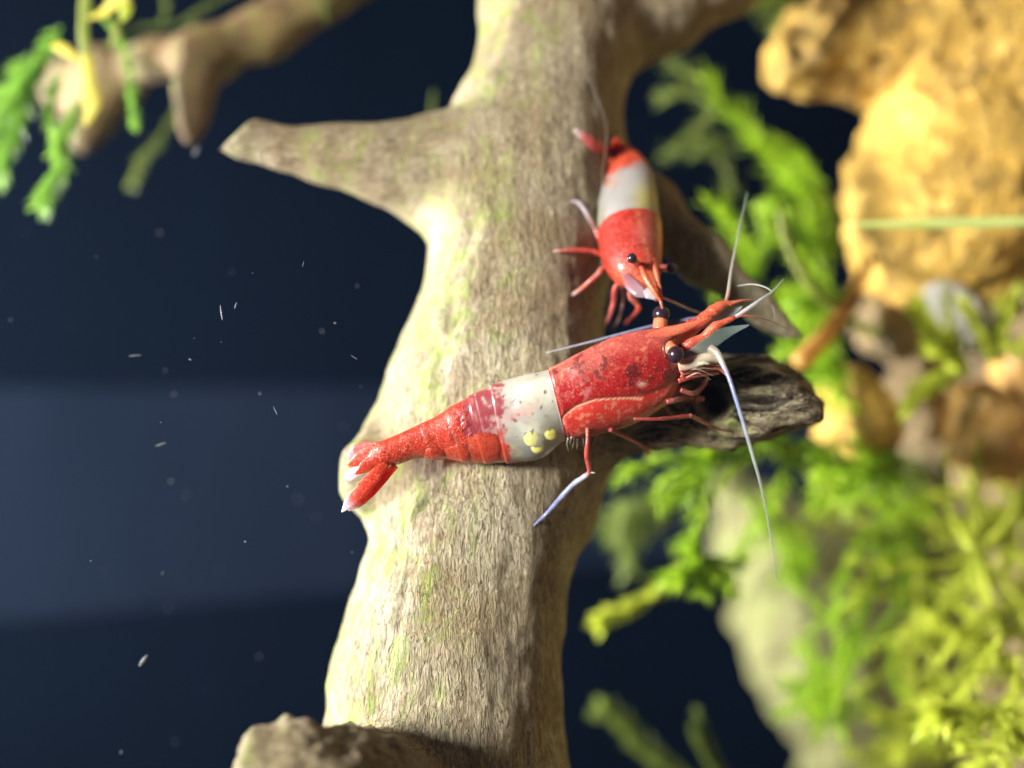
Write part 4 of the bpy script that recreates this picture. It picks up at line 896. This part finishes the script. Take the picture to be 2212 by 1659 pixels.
    tube('whip', [px(1427, 650, 0.8), px(1431, 668, 0.9), px(1434, 700, 1.2)], [pr(4), pr(3), pr(1)], SHELL, p, 6, 12, [[0.6, 0.2, 0.12], [0.5, 0.4, 0.36]], [0.1, 0.4])
    p = tube('antennule', [px(1412, 560, 2.0), px(1418, 590, 1.6), px(1424, 620, 1.3), px(1430, 645, 1.2)], [pr(6), pr(6.5), pr(5), pr(2.5)], SHELL, root, 10, 24, OR, 0, mot=0.8, rough=0.2)
    tube('whip', [px(1429, 642, 1.2), px(1460, 655, 2), px(1500, 672, 3.4), px(1560, 690, 6)], [pr(3), pr(3.4), pr(3), pr(2)], SHELL, p, 6, 20, [[0.55, 0.3, 0.2], [0.55, 0.52, 0.45], [0.55, 0.55, 0.5]], [0.2, 0.3, 0.5])
    blade('antennal_scale', [px(1352, 592, 2.6), px(1362, 612, 2.2), px(1380, 630, 1.8), px(1400, 640, 1.6)], [0.2, 0.42, 0.4, 0.1], SHELL, root, [[0.42, 0.16, 0.18], [0.42, 0.26, 0.32], [0.46, 0.38, 0.40]], [0.4, 0.5, 0.6], 0.3, mot=0)
    blade('antennal_scale', [px(1395, 625, 1.6), px(1405, 635, 1.4), px(1416, 645, 1.3)], [0.2, 0.4, 0.1], SHELL, root, [[0.5, 0.4, 0.42], [0.6, 0.56, 0.58]], [0.3, 0.4], 0.3, mot=0)
    def foot(u, v, f):
        d = W.depth(u, v); return d if d is not None and d < 16 else f
    LR = [0.58, 0.09, 0.06]; WT = [0.66, 0.66, 0.72]
    def leg(pts, rad, cols, tl=0.1):
        tube('leg', [px(*p) for p in pts], [pr(r * 0.82, 5) for r in rad], SHELL, root, 8, 8 * len(pts), cols, tl, mot=0.6, rough=0.15)
    leg([(1296, 520, 6.4), (1284, 492, 6.6), (1272, 470, 6.2), (1258, 446, 6.0), (1246, 436, 5.9), (1232, 437, foot(1232, 437, 7))], [6, 6, 6, 7, 6, 3], [LR, [0.6, 0.3, 0.28], WT, WT, WT], [0, 0.1, 0.2])
    leg([(1308, 556, 5.2), (1286, 544, 5.0), (1255, 540, 4.8), (1215, 541, 4.7), (1185, 545, 5), (1150, 546, foot(1150, 546, 6))], [7, 7, 6, 5, 4, 2], [LR, LR, LR, [0.5, 0.3, 0.25], [0.6, 0.52, 0.46]], [0, 0, 0.1, 0.4, 0.6])
    leg([(1318, 580, 4.4), (1302, 580, 4.2), (1292, 592, 4.0), (1276, 606, 4.0), (1255, 624, 4.4), (1238, 636, foot(1238, 636, 6))], [9, 9, 8, 7, 6, 5], [LR, LR, [0.66, 0.3, 0.26], LR, [0.6, 0.2, 0.15], [0.72, 0.62, 0.62]])
    leg([(1340, 605, 4.2), (1328, 625, 4.2), (1326, 650, 4.8), (1318, 680, 5.4), (1306, 708, foot(1300, 706, 8))], [9, 8, 8, 6, 4], [LR, [0.5, 0.1, 0.1], [0.5, 0.12, 0.1], [0.5, 0.16, 0.12]])
    leg([(1362, 618, 4), (1362, 640, 4.2), (1375, 655, 4.4), (1378, 670, 4.8), (1350, 700, 8.0)], [8, 8, 9, 7, 3], [[0.5, 0.14, 0.12], [0.46, 0.14, 0.11], LR, LR])
    leg([(1345, 612, 4.6), (1345, 650, 5), (1336, 690, 6), (1322, 712, foot(1310, 715, 9))], [6, 5, 4, 3], [[0.45, 0.25, 0.2], [0.42, 0.3, 0.22]], 0.2)
    # tail fan and swimmerets
    blade('uropod', [px(1318, 332, 9.2), px(1290, 315, W.depth(1290, 315) - 0.5), px(1265, 297, W.depth(1265, 297) - 0.6), px(1241, 280, W.depth(1241, 280) - 0.6)], [0.25, 0.42, 0.35, 0.14], SHELL, root, [[0.6, 0.07, 0.06], [0.58, 0.08, 0.08], [0.6, 0.14, 0.14], [0.72, 0.66, 0.64]], [0, 0, 0.05, 0.2], 0.4)
    blade('uropod', [px(1335, 320, 9.2), px(1328, 308, 9.2), px(1320, 298, 9.3)], [0.4, 0.45, 0.2], SHELL, root, [[0.72, 0.1, 0.05], [0.72, 0.12, 0.06]], 0, 0.4)
    for (a, b, r) in [(1316, 352, 15), (1312, 366, 12)]:
        ball('swimmeret', px(a, b, 8.6), pr(r, 8), SHELL, root, (1, 0.8, 0.7), 3, lambda V: {'Col': np.tile([0.74, 0.12, 0.05], (len(V), 1)), 'tl': np.zeros(len(V)), 'mot': np.zeros(len(V))})
    tube('antenna', [px(1300, 580, 5), px(1300, 400, 6), px(1310, 280, 7.5), px(1285, 200, 8), px(1255, 140, 8.2)], [pr(1.2, 8), pr(1.0, 8), pr(0.7, 8)], SHELL, root, 6, 30, [[0.5, 0.4, 0.3], [0.5, 0.45, 0.36]], [0.7, 0.8])
    return root
small_shrimp()

# ------------------------------------------------------------------ specks adrift in the water
def specks():
    rng = np.random.default_rng(8); VV = []; FF = []; n0 = 0
    spots = [(478, 676, -1, 3, 42, -1.5), (509, 660, 0, 3, 18, 1.3), (292, 768, 3, 4, 34, 0.1), (348, 960, 3, 5, 24, 0.3), (530, 1170, 1, 5, 6, 0), (310, 1426, 3, 9, 34, 1.0),
             (595, 888, 0, 2, 24, -1.2), (765, 772, 0, 2, 20, -0.6), (655, 570, 0, 1.5, 14, 1.4), (424, 326, 14, 9, 24, 1.2), (376, 852, 10, 5, 6, 0), (369, 1040, 10, 5, 7, 1)]
    for i in range(34):
        spots.append((rng.uniform(10, 780), rng.uniform(480, 1640), rng.uniform(-3, 22), rng.uniform(1.2, 3.2), rng.uniform(2, 9), rng.uniform(0, 3)))
    for u, v, d, w, l, a in spots:
        c = px(u, v, d); hl = pr(l / 2, d); hw = pr(w / 2, d)
        ax = np.array([math.cos(a), math.sin(a), 0.3]); sd = np.array([-math.sin(a), math.cos(a), -0.2]); nn = np.cross(ax, sd)
        t = np.linspace(0, 2 * math.pi, 7, endpoint=False)
        ring = [c + ax * hl * math.cos(q) * rng.uniform(.7, 1.1) + sd * hw * math.sin(q) * rng.uniform(.7, 1.1) for q in t]
        VV += ring + [c + nn * hw * 0.5, c - nn * hw * 0.5]
        for i in range(7):
            FF += [(n0 + i, n0 + (i + 1) % 7, n0 + 7), (n0 + i, n0 + 8, n0 + (i + 1) % 7)]
        n0 += 9
    o = mesh_obj('floating_specks', np.array(VV), FF, FLECK, flip_fix=False, smooth=False)
    o['kind'] = 'stuff'; o['label'] = 'tiny pale specks of debris drifting in the dark blue water'; o['category'] = 'debris'
specks()

# ------------------------------------------------------------------ the faintly cloudy water
def haze():
    m = NT('cloudy_water')
    v = m.n('VolumePrincipled', {'Color': (0.36, 0.56, 1.0, 1), 'Density': 0.075, 'Anisotropy': 0.3})
    m.t.links.new(v.outputs[0], m.out.inputs['Volume'])
    o = box('haze', (-300, -260, -150), (FLOOR + 12, 260, BW + 12), m.m); o['kind'] = 'stuff'
    o['label'] = 'faintly cloudy bluish water filling the tank'; o['category'] = 'water'
haze()
